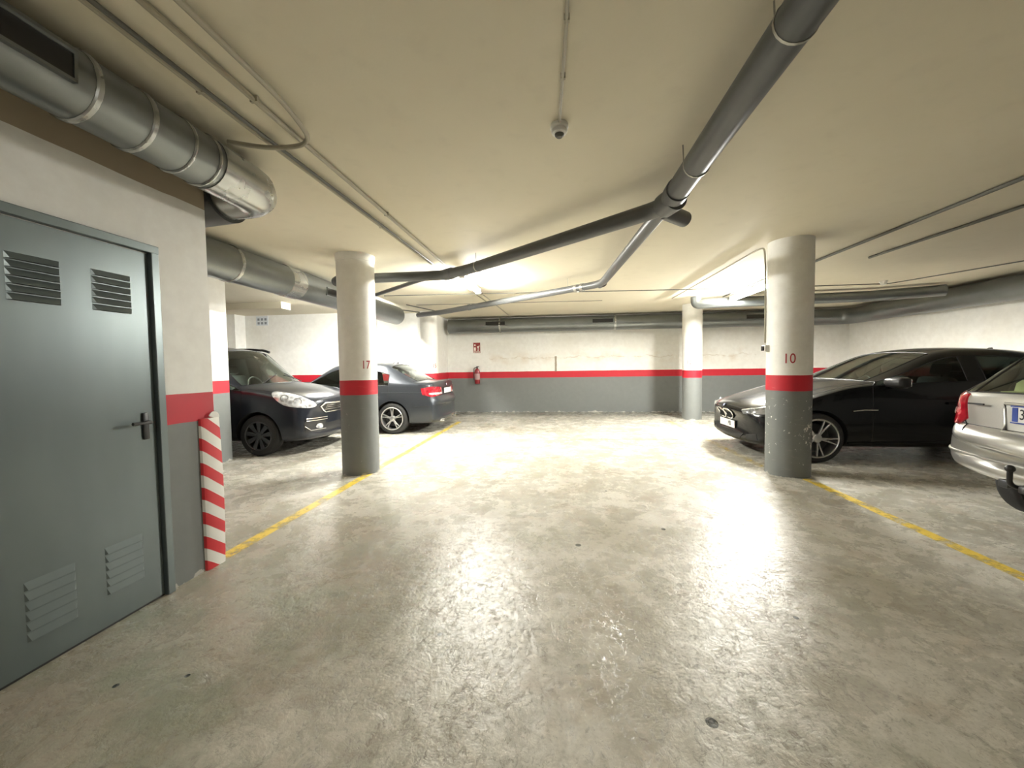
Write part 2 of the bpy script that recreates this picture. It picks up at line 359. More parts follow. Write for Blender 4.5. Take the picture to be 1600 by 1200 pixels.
# ------------------------------------------------------------------ columns
def column(x,y,rad,num,ang,mat,label,digit=.145,flare=.0,zc=1.395):
    o=lathe('round_column',[(rad+.004,0),(rad,.04),(rad,HC-.09),(rad+flare*.4,HC-.085),(rad+flare,HC-.02),(rad+flare,HC+.0)],mat,None,48)
    o.location=(x,y,0); tag(o,label,'column','round concrete columns')
    V,F=text_geo(num,digit,.0008,.78)
    a0=math.atan2(-y,-x)+ang; W=[]
    for v in V:
        a=a0+v.x/rad; rr=rad+.0015+v.z
        W.append((rr*math.cos(a),rr*math.sin(a),zc+v.y))
    mk('painted_number',W,F,M_numred,o)
    return o
CR=.232
column(-2.57,4.93,CR,'17',.40,M_col,'round column painted with number 17, beside the dark van, white over red over grey',.15,.012)
c10=column(2.80,5.16,.236,'10',.02,M_col10,'round column painted with number 10, chipped grey base, in front of the black sedan',.165)
column(3.30,10.16,.225,'12',-.30,M_col,'round column painted with number 12, standing far off near the back wall',.15)
column(-3.27,10.02,.225,'15',.55,M_col,'round column painted with number 15, behind the boot of the grey sedan',.15)
# striped guard on the corner of the left wall
def stripe_mat():
    t=NT('red_white_stripes'); p=t.coord(); x,y,z=t.sep(p)[:3]
    s=t.math('ADD',z,t.math('MULTIPLY',y,.80)); s=t.math('FRACT',t.math('DIVIDE',t.math('ADD',s,.11),.166))
    n=t.noise(p,12,4); 
    c=t.mix(t.math('LESS_THAN',s,.5),t.mix(n,(.76,.75,.70),(.84,.83,.78)),t.mix(n,(.55,.02,.03),(.68,.04,.05)))
    t.col(c); t.set(Roughness=.45); t.bump(n,.15,.005); return t.m
gp=[]
prof=[(-.001,-.125),(.014,-.12),(.022,-.10),(.023,.0),(.020,.018),(.010,.028),(-.02,.030),(-.09,.028),(-.09,.001),(-.001,.001)]
V=[];F=[]; zs=[.0,.02,.1,.3,.5,.7,.9,1.0,1.03]
for i,z in enumerate(zs):
    bow=.010*math.sin(z*3.1)
    for (px,py) in prof:
        V.append((px+(bow*.4 if px>0 else 0),py+(bow if py>0.01 else 0),z))
n=len(prof)
for i in range(len(zs)-1):
    for k in range(n): F.append((i*n+k,i*n+(k+1)%n,(i+1)*n+(k+1)%n,(i+1)*n+k))
F.append(tuple(range(n))); F.append(tuple((len(zs)-1)*n+k for k in range(n)))
g=mk('corner_guard',V,F,stripe_mat(),None,True); g.location=(XL,YC,0); tag(g,'red and white striped foam guard wrapped round the corner of the left wall','corner guard')
V=[];F=[]
for i in range(9):
    a=i/8*PI*.9; rr=.042
    for dz in (0,.003): V+= [(.016-.0*i,.02-rr+math.cos(a)*(rr-dz)+.0,1.03+math.sin(a)*(rr-dz)),(.022,.02-rr+math.cos(a)*(rr-dz),1.03+math.sin(a)*(rr-dz))]
for i in range(8):
    b=i*4; F+=[(b,b+1,b+5,b+4),(b+2,b+3,b+7,b+6),(b,b+2,b+6,b+4),(b+1,b+3,b+7,b+5)]
b=len(V); V+=[(.0165,-.022,1.03),(.0215,-.022,1.03)]
for i in range(8): F+=[(b,i*4,i*4+4),(b+1,i*4+1,i*4+5)]
mk('peeling_flap',V,F,M_white,g)
# parking lines
def line(x0,y0,x1,y1,wd,label,mat=None):
    d=Vector((x1-x0,y1-y0,0)); n=Vector((-d.y,d.x,0)).normalized()*wd/2; N=24; V=[];F=[]
    for i in range(N+1):
        p=Vector((x0,y0,0))+d*i/N; wb=.003*math.sin(i*1.7)
        for q in (p-n*(1+wb*8),p+n*(1-wb*8)): V+=[(q.x,q.y,.0005),(q.x,q.y,.002)]
    for i in range(N):
        b=i*4; F+=[(b+1,b+3,b+7,b+5),(b,b+1,b+5,b+4),(b+3,b+2,b+6,b+7)]
    o=mk('parking_line',V,F,mat or M_yellow); tag(o,label,'floor marking','yellow parking lines'); return o
line(-2.41,2.56,-2.41,9.6,.10,'worn yellow floor line running past the left column 17')
line(2.87,-2.0,2.87,4.90,.10,'worn yellow floor line running from column 10 towards the bottom right')
line(2.66,5.45,2.66,9.9,.09,'faint yellow floor line running under the nose of the black sedan',M_yellowworn)
line(2.45,7.35,.4,7.35,.07,'very faint yellow cross line on the bright floor left of the black sedan nose',M_yellowworn)
# ------------------------------------------------------------------ lamps
def lamp(x,y,z,along,label,L=1.25,tubes=2,mt=None,cutoff=False):
    t=thing('ceiling_lamp',label,'lamp',(x,y,z),0 if along=='x' else PI/2,'fluorescent batten lamps')
    box('housing',(-L/2,-.035,.035),(L/2,.035,.075),M_lamph,t,.004)
    box('mounting_block',(-L/3,-.02,.075),(L/3,.02,HC-z),M_lamph,t)
    for s in ((-1,1) if tubes==2 else (0,)):
        o=lathe('lamp_tube',[(.0,-L/2+.03),(.013,-L/2+.03),(.013,L/2-.03),(0,L/2-.03)],mt or M_tube,t,14,'x',(0,s*.028,.008))
    if cutoff: box('cutoff_fin',(-L/2,-.076,-.006),(L/2,-.072,HC-z),M_lamph,t)  # side fin added to cut the lamp's light towards the right ceiling
    for s in (-1,1): box('end_cap',(s*L/2-.02*(s>0)-.0*(s<0),-.045,-.012),(s*L/2+.02*(s<0),.045,.07),M_lamph,t)
    return t
lamp(-1.38,6.45,2.68,'y','glowing fluorescent lamp on the ceiling behind the black drain pipe, ahead of column 17',mt=M_tubemid)
lamp(3.60,7.93,2.66,'y','glowing fluorescent lamp on the ceiling behind column 10',L=1.52,cutoff=True)
lamp(-4.15,7.9,2.70,'y','fluorescent lamp over the dark van bay, hidden behind the ventilation duct',mt=M_tubemid)
lamp(-.6,-2.3,2.69,'y','unseen fluorescent fill lamp behind the viewer in the aisle',mt=M_tubedim)  # added out of view as weak fill for the foreground
# ------------------------------------------------------------------ ducts and pipes
def duct(name,pts,rad,mat,parent,collars=(),seg=28,round_=.35,n=8):
    path=rounded(pts,round_,n); o=tube(name,path,rad,mat,parent,seg)
    for (p,ax,wd) in collars:
        d={'x':Vector((1,0,0)),'y':Vector((0,1,0))}[ax]; p=Vector(p)
        tube('duct_collar',[p-d*wd/2,p-d*(wd/2-.006),p+d*(wd/2-.006),p+d*wd/2],[rad+.002,rad+.009,rad+.009,rad+.002],M_duct2,parent,seg)
    return o
def grille(parent,p,size,axis,ang,rad):
    """recessed black slot with frame on the flank of a duct; axis along the duct, ang measured down from horizontal"""
    bm=bmesh.new(); L,h=size
    R=Matrix.Rotation(ang,4,'X')
    if axis=='y': R=Matrix.Rotation(PI/2,4,'Z')@R
    T=Matrix.Translation(p)@R
    yy=-rad-.012
    for lo,hi in (((-L/2,yy,-h/2),(L/2,yy+.05,-h/2+.012)),((-L/2,yy,h/2-.012),(L/2,yy+.05,h/2)),((-L/2,yy,-h/2),(-L/2+.012,yy+.05,h/2)),((L/2-.012,yy,-h/2),(L/2,yy+.05,h/2)),((-L/2+.012,yy+.01,-.004),(L/2-.012,yy+.03,.004))):
        abox(bm,lo,hi,0,T)
    g=fin('duct_grille',bm,M_duct,parent)
    bm=bmesh.new(); abox(bm,(-L/2+.012,yy+.006,-h/2+.012),(L/2-.012,yy+.05,h/2-.012),0,T); fin('grille_opening',bm,M_black,g)
vd=thing('ventilation_duct','round galvanised duct under the ceiling along the left wall, bending over to the van bay','duct')
ZD=2.60; XA=-2.09; RA=.148
duct('duct_pipe',[(XA,YB+.05,ZD),(XA,2.22,ZD)],RA,M_duct,vd,[((XA,1.56,ZD),'y',.03),((XA,1.80,ZD),'y',.03),((XA,2.02,ZD),'y',.02),((XA,2.18,ZD),'y',.02)])
duct('duct_elbow',[(XA,2.22,ZD),(XA,2.66,ZD),(-2.34,2.67,ZD)],RA+.006,M_duct2,vd,round_=.24,n=4)
duct('duct_pipe',[(-2.34,2.67,ZD),(-3.72,2.80,ZD-.03),(-3.72,3.7,ZD-.03)],RA+.03,M_darkduct,vd)
duct('duct_pipe',[(-3.72,3.7,2.575),(-3.70,8.95,2.575)],.205,M_duct,vd,[((-3.72,5.22,2.575),'y',.30),((-3.72,4.2,2.575),'y',.05),((-3.71,7.2,2.575),'y',.05)])
grille(vd,(XA,1.24,ZD),(.46,.12),'y',.05,RA)
grille(vd,(-3.715,6.0,2.575),(.36,.13),'y',.1,.205)
fd=thing('ventilation_duct','long galvanised duct along the top of the back wall and round the right corner','duct')
YD=11.42
duct('duct_pipe',[(-3.12,YD,2.545),(7.62,YD,2.545),(7.62,YB+.1,2.545)],.205,M_duct,fd,[((1.62,YD,2.545),'x',.06),((3.9,YD,2.545),'x',.05),((-1.6,YD,2.545),'x',.05)],round_=.5)
grille(fd,(-1.72,YD,2.545),(.58,.13),'x',-.2,.205); grille(fd,(1.28,YD,2.545),(.58,.13),'x',-.2,.205); grille(fd,(5.3,YD,2.545),(.58,.13),'x',-.2,.205)
md=thing('ventilation_duct','small round duct crossing the ceiling between column 12 and the right wall','duct')
duct('duct_pipe',[(2.98,8.95,HC-.02),(2.98,8.95,2.63),(3.3,8.85,2.63),(6.2,8.7,2.65),(7.2,8.3,2.66)],.105,M_duct,md,[],round_=.16)
# black waste pipes
wp=thing('drain_pipe','black plastic drain pipe running overhead down the aisle, forking past the lamp','pipe')
RP=.078
duct('pipe_run',[(.90,YB+.1,2.62),(.885,1.6,2.60),(.86,3.14,2.575)],RP,M_pvc,wp,seg=20)
duct('pipe_branch',[(.86,3.14,2.575),(.80,3.30,2.575),(-1.12,5.02,2.59),(-1.52,5.30,2.60),(-3.0,5.30,2.60),(-3.12,5.42,2.60)],.066,M_pvc,wp,seg=20,round_=.12)
duct('pipe_branch',[(.84,3.2,2.56),(.70,6.1,2.59),(.62,6.32,2.60),(-2.58,8.80,2.60),(-3.3,9.3,2.62)],.055,M_pvc2,wp,seg=20,round_=.15)
duct('pipe_stub',[(.85,3.30,2.56),(1.07,3.50,2.555)],.062,M_pvc2,wp,seg=20)
duct('pipe_branch',[(-1.62,5.32,2.60),(-1.95,5.55,2.60),(-3.25,6.75,2.62)],.03,M_pvc,wp,seg=14,round_=.2)
def pcollar(p,d,rad,wd,mat=M_pvc):
    p=Vector(p); d=Vector(d).normalized(); tube('pipe_collar',[p-d*wd/2,p+d*wd/2],rad,mat,wp,20)
pcollar((.872,2.62,2.583),(0,1,0),RP+.004,.012,M_steel); pcollar((.862,3.0,2.578),(0,1,0),RP+.008,.10); pcollar((.86,3.16,2.573),(-.3,1,0),RP+.012,.16)
pcollar((.885,1.62,2.60),(0,1,0),RP+.004,.012,M_steel)
pcollar((-.95,4.87,2.588),(-1.9,1.7,0),.07,.015,M_steel); pcollar((-1.42,5.24,2.60),(-1.4,1,0),.076,.14)
for p in ((.33,6.55,2.60),(.42,6.48,2.60),(-1.8,8.2,2.60)): pcollar(p,(-3.2,2.5,0),.063,.05,M_steel if p[0]>-1 else M_pvc2)
pcollar((.69,6.2,2.593),(-.3,1,0),.062,.12,M_pvc2)
for (x,y,z) in ((.85,2.80,2.66),(.885,1.76,2.67),(-1.0,5.02,2.65),(.2,6.7,2.65)):
    tube('hanger_rod',[(x,y,z),(x-.005,y+.005,HC)],.004,M_steel,wp,6)
# conduits
def conduit(pts,rad,label,mat=M_cond,rd=.1,clips=(),grp='thin conduits on the ceiling'):
    o=tube('conduit',rounded(pts,rd,6),rad,mat,None,10); tag(o,label,'conduit',grp)
    for c in clips:
        box('clip',(c[0]-rad*1.5,c[1]-.008,c[2]-rad*.9),(c[0]+rad*1.5,c[1]+.008,HC-.002),mat,o)
    return o
zc=HC-.022
conduit([(-1.79,YB+.1,zc),(-1.79,2.2,zc),(-1.70,5.45,zc)],.014,'cream ceiling conduit nearest the left duct, running to the left lamp',clips=[(-1.79,1.9,zc),(-1.74,3.9,zc)])
conduit([(-1.74,YB+.1,zc-.012),(-1.75,2.2,zc-.012),(-1.66,5.45,zc-.012)],.011,'thin dark conduit hugging the leftmost ceiling conduit',M_conddk)
conduit([(-1.60,YB+.1,zc),(-1.575,2.3,zc),(-1.53,5.5,zc)],.014,'cream ceiling conduit third from the left duct',clips=[(-1.575,2.0,zc),(-1.555,3.6,zc)])
conduit([(-1.42,YB+.1,zc-.015),(-1.42,2.02,zc-.015),(-1.47,2.36,zc-.04),(-1.75,2.37,zc-.045),(-2.0,2.30,zc-.02)],.014,'conduit bending in a hook across the others towards the left duct',M_cond,.14)
conduit([(-1.45,7.2,zc),(-1.3,11.2,zc)],.012,'conduit running from the left lamp to the back wall duct')
conduit([(-1.60,7.0,zc),(-1.5,8.9,zc)],.010,'short thin conduit beside the back wall conduit past the left lamp')
conduit([(.08,YB+.1,zc),(.055,1.7,zc),(.03,2.40,zc)],.008,'thin straight conduit leading to the round smoke detector',clips=[(.055,1.72,zc),(.045,2.05,zc)])
conduit([(-3.3,7.42,zc-.025),(3.5,7.92,zc-.025),(6.0,7.98,zc-.02),(6.75,6.6,zc),(7.4,5.4,zc)],.009,'thin conduit crossing the whole ceiling from left bays to the right wall',M_conddk,.1)
conduit([(-3.1,8.65,zc-.022),(1.0,8.85,zc-.022)],.006,'very thin cable crossing the ceiling in front of column 15',M_conddk)
conduit([(3.62,YB+.1,zc),(3.67,3.6,zc),(3.64,7.0,zc)],.017,'dark ceiling conduit right of column 10, nearer the aisle',M_conddk)
conduit([(4.36,YB+.1,zc),(4.34,4.27,zc),(4.28,6.03,zc)],.017,'dark ceiling conduit right of column 10, farther from the aisle',M_conddk)
conduit([(3.55,6.6,zc),(3.55,9.0,zc)],.012,'conduit beside the right lamp behind column 10',M_conddk)
conduit([(2.50,9.0,zc),(2.535,5.40,zc),(2.552,5.26,zc-.01),(2.555,5.23,2.5),(2.555,5.22,1.6)],.011,'cream conduit across the ceiling and down column 10 to its switch',M_cond,.06,grp=None)
conduit([(-3.9,9.2,zc),(-3.45,10.0,zc)],.012,'short conduit by the end of the van bay duct',M_conddk)
conduit([(-3.35,8.7,zc),(-3.02,9.8,zc)],.012,'short conduit running to the top of column 15',M_conddk)
sw=thing('light_switch','small white switch box with dark rocker on the left edge of column 10','switch',(2.552,5.19,1.53))
box('switch_box',(-.035,-.05,-.04),(.02,.035,.04),M_white,sw,.005); box('rocker',(-.05,-.03,-.028),(-.033,.02,.028),M_black,sw,.003)
sd=thing('smoke_detector','round cream smoke detector on the ceiling above the aisle','smoke detector',(.03,2.47,HC))
lathe('detector_base',[(.0,-.0),(.052,-.001),(.055,-.02),(.048,-.03),(.0,-.031)],M_white,sd,28)
lathe('detector_head',[(.045,-.03),(.049,-.042),(.044,-.052),(.028,-.056),(.026,-.066),(.018,-.074),(0,-.075)],M_white,sd,28)
lathe('detector_sensor',[(.0285,-.0562),(.027,-.0665),(.017,-.076),(0,-.0765)],M_conddk,sd,16)
sd2=thing('smoke_detector','small round white smoke detector on the ceiling right of column 10','smoke detector',(5.85,7.90,HC))
lathe('detector_base',[(.0,0),(.06,-.001),(.06,-.03),(0,-.031)],M_white,sd2,20); lathe('detector_head',[(.05,-.03),(.04,-.07),(0,-.085)],M_white,sd2,20)
# extinguisher and sign on the back wall
ex=thing('fire_extinguisher','red fire extinguisher hanging on the back wall left of centre','fire extinguisher',(-2.34,YF-.10,.86))
lathe('cylinder',[(0,-.0),(.07,.0),(.08,.02),(.08,.36),(.065,.42),(.03,.445),(.025,.46),(0,.46)],M_red,ex,24)
lathe('label_band',[(.0815,.12),(.0815,.30)],simple('label_white',(.40,.26,.25),.4),ex,24,capends=False)
lathe('valve',[(.0,.46),(.02,.46),(.022,.50),(0,.505)],M_black,ex,12); box('squeeze_lever',(-.015,-.07,.495),(.06,.01,.515),M_black,ex,.003)
tube('hose',rounded([(0,-.02,.48),(-.09,-.03,.47),(-.105,-.03,.2),(-.09,-.03,.10)],.06),.011,M_black,ex,8)
box('wall_bracket',(-.03,.07,.3),(.03,.10,.4),M_steel,ex)
sg=thing('fire_sign','small square red and white fire extinguisher sign on the back wall','sign',(-2.36,YF,1.93))
M_signred=simple('sign_red',(.25,.02,.015),.4); M_signw=simple('sign_white',(.85,.80,.7),.4)
box('sign_plate',(-.105,-.006,-.155),(.105,-.001,.15),M_signred,sg)
V,F=[],[]
bm=bmesh.new()
abox(bm,(-.085,-.009,-.09),(-.03,-.006,.01)); abox(bm,(-.075,-.009,.05),(-.035,-.006,.10)); abox(bm,(.01,-.009,-.095),(.065,-.006,.04)); abox(bm,(.065,-.009,.02),(.08,-.006,.08)); abox(bm,(-.09,-.009,-.145),(.09,-.006,-.112))
fin('pictogram',bm,M_signw,sg)
bm=bmesh.new(); abox(bm,(.022,-.011,-.085),(.05,-.009,.0)); abox(bm,(-.07,-.011,-.136),(.07,-.009,-.122)); fin('pictogram_detail',bm,M_signred,sg)
# ventilation bricks
vb=thing('wall_vent','six square vent holes high on the white wall of the van bay','vent',(-7.75,YV,2.66))
bm=bmesh.new(); abox(bm,(-.17,-.012,-.125),(.17,-.0005,.115)); fin('vent_plate',bm,simple('vent_plate',(.62,.66,.70),.5),vb)
for i in range(3):
    for j in range(2): box('vent_hole',(-.13+i*.10,-.014,-.095+j*.10),(-.07+i*.10,-.0115,-.035+j*.10),simple('vent_hole',(.22,.24,.27),.6),vb)
#CARS
# ------------------------------------------------------------------ cars
G_glass=glass('car_glass',(.70,.80,.73),1.2); G_dark=glass('car_glass_dark',(.30,.34,.32),.8); M_tyre=simple('tyre_rubber',(.018,.018,.018),.75,bump=.1)
M_alloy=simple('alloy_silver',(.60,.60,.60),.28,.9,var=.08); M_alloyd=simple('alloy_grey',(.07,.072,.075),.4,.8); M_chrome=simple('chrome',(.80,.80,.80),.12,1.0,var=.03)
M_liner=simple('arch_liner',(.008,.008,.008),.9); M_seat=simple('seat_fabric',(.03,.03,.032),.8); M_seam=simple('panel_gap',(.004,.004,.004),.6)
M_lens=None
def lens_mat(name,col,rough=.08):
    t=NT(name); c=t.coord(); v=t.n('ShaderNodeTexVoronoi'); t.l(c,v.inputs['Vector']); v.inputs['Scale'].default_value=14
    t.col(t.mix(t.ramp(v.outputs['Distance'],[(.1,0),(.6,1)]),[x*.35 for x in col],col)); t.set(Roughness=rough,Metallic=.35)
    t.b.inputs['Coat Weight'].default_value=1; t.b.inputs['Coat Roughness'].default_value=.02; t.bump(v.outputs['Distance'],.6,.02); return t.m
M_lens=lens_mat('headlight_lens',(.72,.74,.76)); M_lensd=lens_mat('headlight_lens_dark',(.20,.21,.22)); M_tail=lens_mat('tail_lens',(.55,.012,.03),.12); M_tailw=lens_mat('tail_lens_clear',(.75,.72,.70),.12)
M_plate=simple('plate_white',(.80,.80,.78),.35,var=.03); M_plateb=simple('plate_blue',(.02,.06,.35),.35); M_ink=simple('plate_ink',(.01,.01,.01),.5)
def catmesh(rings,parts,mats,creases,parent,pname,arches,lvl=2):
    """rings: 18 verts each. parts: fn(row,side,ring)->index, 0=body. returns body mesh objs, bvh"""
    bm=bmesh.new(); cl=bm.edges.layers.float.new('crease_edge')
    R=[[bm.verts.new(v) for v in rg] for rg in rings]
    for i in range(len(R)-1):
        for k in range(18):
            f_=bm.faces.new((R[i][k],R[i][(k+1)%18],R[i+1][(k+1)%18],R[i+1][k]))
            m=k if k<9 else 17-k; s=1 if k<9 else -1
            f_.material_index=parts(m,s,i)
    for rg in (R[0],R[-1]):
        for k in range(1,8):
            bm.faces.new((rg[k],rg[k+1],rg[17-k],rg[18-k]))
        bm.faces.new((rg[0],rg[1],rg[17])); bm.faces.new((rg[8],rg[9],rg[10]))
    for i in range(len(R)):
        for k in range(18):
            m=k if k<=9 else 18-k
            if m in creases and i<len(R)-1:
                e=bm.edges.get((R[i][k],R[i+1][k]))
                if e: e[cl]=creases[m]
            if i in creases.get('rings',{}):
                e=bm.edges.get((R[i][k],R[i][(k+1)%18])); mm=k if k<9 else 17-k
                lo,hi,val=creases['rings'][i]
                if e and lo<=mm<=hi: e[cl]=val
    bmesh.ops.recalc_face_normals(bm,faces=bm.faces)
    me=bpy.data.meshes.new('cage'); bm.to_mesh(me); bm.free()
    o=bpy.data.objects.new('cage',me); C.objects.link(o)
    for i in range(len(mats)): me.materials.append(mats[i])
    ss=o.modifiers.new('s','SUBSURF'); ss.levels=lvl; ss.render_levels=lvl
    # wheel arches
    cb=bmesh.new()
    for (x,z,rr,y0,y1) in arches:
        for s in (1,-1):
            bmesh.ops.create_cone(cb,cap_ends=True,segments=56,radius1=rr,radius2=rr,depth=y1-y0,matrix=Matrix.Translation((x,s*(y0+y1)/2,z))@Matrix.Rotation(PI/2,4,'X'))
    cme=bpy.data.meshes.new('cut'); cb.to_mesh(cme); cb.free(); cme.materials.append(M_liner)
    co=bpy.data.objects.new('cut',cme); C.objects.link(co)
    bo=o.modifiers.new('b','BOOLEAN'); bo.object=co; bo.operation='DIFFERENCE'; bo.solver='EXACT'; bo.material_mode='TRANSFER'
    bpy.context.view_layer.update(); dg=bpy.context.evaluated_depsgraph_get()
    ev=bpy.data.meshes.new_from_object(o.evaluated_get(dg),depsgraph=dg)
    linermat=[99]
    vs=[v.co.copy() for v in ev.vertices]; polys=[]
    for p in ev.polygons:
        c=p.center; well=any(math.hypot(c.x-ax,c.z-az)<ar+.001 and ay0-.004<abs(c.y) for (ax,az,ar,ay0,ay1) in arches)
        polys.append((tuple(p.vertices),99 if well else p.material_index))
    bvh=BVHTree.FromPolygons(vs,[p[0] for p in polys])
    bpy.data.objects.remove(o); bpy.data.objects.remove(co)
    out={}
    li=set(linermat)
    for (name,idxs,mat) in pname:
        sel=[p for p in polys if p[1] in idxs] if name!='body' else [p for p in polys if p[1] in idxs or p[1] in li]
        if not sel: continue
        used={}; V=[];F=[];mi=[]
        for vv,ix in sel:
            q=[]
            for a in vv:
                if a not in used: used[a]=len(V); V.append(vs[a])
                q.append(used[a])
            F.append(q); mi.append(1 if ix in li else 0)
        m_=bpy.data.meshes.new(name); m_.from_pydata(V,[],F); m_.update(); m_.materials.append(mat); m_.materials.append(M_liner)
        for p,x in zip(m_.polygons,mi): p.use_smooth=True; p.material_index=x
        m_.set_sharp_from_angle(angle=math.radians(40))
        ob=bpy.data.objects.new(name,m_); C.objects.link(ob); ob.parent=parent; out.setdefault(name,[]).append(ob)
        if name!='body' :
            # black gap / rubber seal along the panel's boundary
            cnt={}
            for q in F:
                for a,b in zip(q,q[1:]+q[:1]): cnt[(min(a,b),max(a,b))]=cnt.get((min(a,b),max(a,b)),0)+1
            ed=[e for e,c_ in cnt.items() if c_==1]; adj={}
            for a,b in ed: adj.setdefault(a,[]).append(b); adj.setdefault(b,[]).append(a)
            seen=set(); TV=[];TF=[]
            for st in list(adj):
                if st in seen: continue
                ch=[st]; seen.add(st)
                while True:
                    nx=[b for b in adj[ch[-1]] if b not in seen]
                    if not nx: break
                    seen.add(nx[0]); ch.append(nx[0])
                if len(ch)>3:
                    closed=ch[0] in adj[ch[-1]]
                    tubegeo([V[a] for a in ch],.007 if 'window' in name or 'wind' in name else .0035,5,True,closed,TV,TF)
            if TV: mk('window_seal' if 'wind' in name else 'panel_gap',TV,TF,M_seam,ob,True)
    return out,bvh
def build_rings(st,W):
    rings=[]
    for s in st:
        x,zb,w,zs,y5,z5,y6,z6,y7,z7,z9,bL,bT=s
        rows=[(0,zb),(w*.86,zb),(w*.965,zb+.06),(w,zb+.5*(zs-zb)),(w*.985,zs),(y5,z5),(y6,z6),(y7,z7),(y7*.52,z7+(z9-z7)*.76),(0,z9)]
        P=[]
        for i,(y,z) in enumerate(rows):
            b=bL if i<=5 else bT
            P.append(Vector((x+b*(y/W)**2,y,z)))
        L=[P[0]]+P[1:9]+[P[9]]+[Vector((p.x,-p.y,p.z)) for p in P[8:0:-1]]
        rings.append(L)
    return rings
def cast(bvh,p,d,off=0.0):
    p=Vector(p); d=Vector(d).normalized(); o=p-d*1.2
    h=bvh.ray_cast(o,d,2.6)
    if h[0] is None:
        h=bvh.find_nearest(p)
        return h[0]+h[1]*off if h[0] is not None else p
    n=h[1] if h[1].dot(d)<0 else -h[1]
    return h[0]+n*off-d*off*.5
def smoothloop(pts,n=6):
    P=[Vector(p) for p in pts]; N=len(P); out=[]
    for i in range(N):
        a,b,c,d=P[i-1],P[i],P[(i+1)%N],P[(i+2)%N]
        for k in range(n):
            t=k/n; out.append(.5*((2*b)+(c-a)*t+(2*a-5*b+4*c-d)*t*t+(-a+3*b-3*c+d)*t**3))
    return out
def straight(pts,n=5):
    P=[Vector(p) for p in pts]; N=len(P); return [P[i].lerp(P[(i+1)%N],k/n) for i in range(N) for k in range(n)]
def patch(name,bvh,pts,d,mat,parent,off=.004,rings=5,smooth=False,rim=.012,sub=5):
    P=smoothloop(pts,sub) if smooth else straight(pts,sub); c=sum(P,Vector())/len(P); n=len(P); V=[];F=[]
    V.append(cast(bvh,c,d,off))
    for k in range(1,rings+1):
        for p in P: V.append(cast(bvh,c.lerp(p,k/rings),d,off))
    for i in range(n): F.append((0,1+i,1+(i+1)%n))
    for k in range(rings-1):
        a=1+k*n
        for i in range(n): F.append((a+i,a+n+i,a+n+(i+1)%n,a+(i+1)%n))
    a=1+(rings-1)*n; b=len(V); dd=Vector(d).normalized()
    for i in range(n): V.append(V[a+i]+dd*rim)
    for i in range(n): F.append((a+i,b+i,b+(i+1)%n,a+(i+1)%n))
    return mk(name,V,F,mat,parent,True)
def ringtube(name,bvh,pts,d,mat,parent,rad=.008,off=.004,smooth=False,closed=True,sub=5,seg=8):
    if closed: P=smoothloop(pts,sub) if smooth else straight(pts,sub)
    else:
        Q=[Vector(p) for p in pts]; P=[Q[i].lerp(Q[i+1],k/sub) for i in range(len(Q)-1) for k in range(sub)]+[Q[-1]]
    P=[cast(bvh,p,d,off) for p in P]
    return tube(name,P,rad,mat,parent,seg,True,closed)
def mir(pts,s): return [(p[0],p[1]*s,p[2]) for p in pts]
def wheel(parent,x,y,z,R,rimR,wd,mat_rim,style,s,rot=0.0):
    """s=+1: outer face towards +y"""
    h=wd/2
    prof=[(rimR,-h),(rimR+.02,-h-.0),(R-.03,-h+.005),(R-.008,-h+.025),(R,-h+.05),(R,h-.05),(R-.008,h-.025),(R-.03,h-.005),(rimR+.02,h+.0),(rimR,h-.005)]
    t=lathe('wheel',prof,M_tyre,parent,48,'y',capends=False); t.location=(x,y,z)
    if s<0: t.rotation_euler=(0,0,PI)
    lathe('rim',[(rimR-.03,-h+.02),(rimR+.003,-h+.01),(rimR+.003,h-.004),(rimR-.008,h+.004),(rimR-.018,h-.002),(rimR-.028,h-.03),(rimR-.035,-h+.03)],mat_rim,t,48,'y',capends=False)
    lathe('brake_disc',[(0,-.01),(rimR*.72,-.01),(rimR*.72,.012),(rimR*.3,.012),(rimR*.3,.03),(0,.03)],simple('disc_iron',(.03,.03,.03),.5,.6),t,36,'y')
    lathe('wheel_hub',[(.0,.02),(.06,.02),(.06,h-.025),(.05,h-.012),(.03,h-.008),(0,h-.006)],mat_rim,t,24,'y')
    bm=bmesh.new()
    if style=='star5double': cfg=[(2*PI*i/5+rot+dd,dd) for i in range(5) for dd in (-.15,.15)]
    elif style=='double5': cfg=[(2*PI*i/5+rot+dd,dd) for i in range(5) for dd in (-.17,.17)]
    else: cfg=[(2*PI*i/9+rot,0) for i in range(9)]
    for a,dd in cfg:
        # tapered bar hub -> rim
        r0,r1=.045,rimR-.008; w0,w1=(.012,.008) if dd else (.022,.030)
        if style=='cover': w0,w1=.02,.04
        a0=a-dd*.55*(1 if style=='star5double' else .9); 
        def pt(rad,ang,off,yy): return Vector((math.cos(ang)*rad-math.sin(ang)*off,yy,math.sin(ang)*rad+math.cos(ang)*off))
        vs=[]
        for (rad,ang,ww,yy,th) in ((r0,a0,w0,h-.018,.03),((r0+r1)/2,(a0+a)/2,(w0+w1)/2,h-.012,.026),(r1,a,w1,h-.006,.024)):
            vs.append([bm.verts.new(pt(rad,ang,-ww,yy-.004)),bm.verts.new(pt(rad,ang,-ww*.6,yy)),bm.verts.new(pt(rad,ang,ww*.6,yy)),bm.verts.new(pt(rad,ang,ww,yy-.004)),bm.verts.new(pt(rad,ang,ww,yy-th)),bm.verts.new(pt(rad,ang,-ww,yy-th))])
        for i in range(2):
            for k in range(6): bm.faces.new((vs[i][k],vs[i][(k+1)%6],vs[i+1][(k+1)%6],vs[i+1][k]))
        bm.faces.new(vs[0]); bm.faces.new(vs[2])
    fin('spokes',bm,mat_rim,t)
    return t
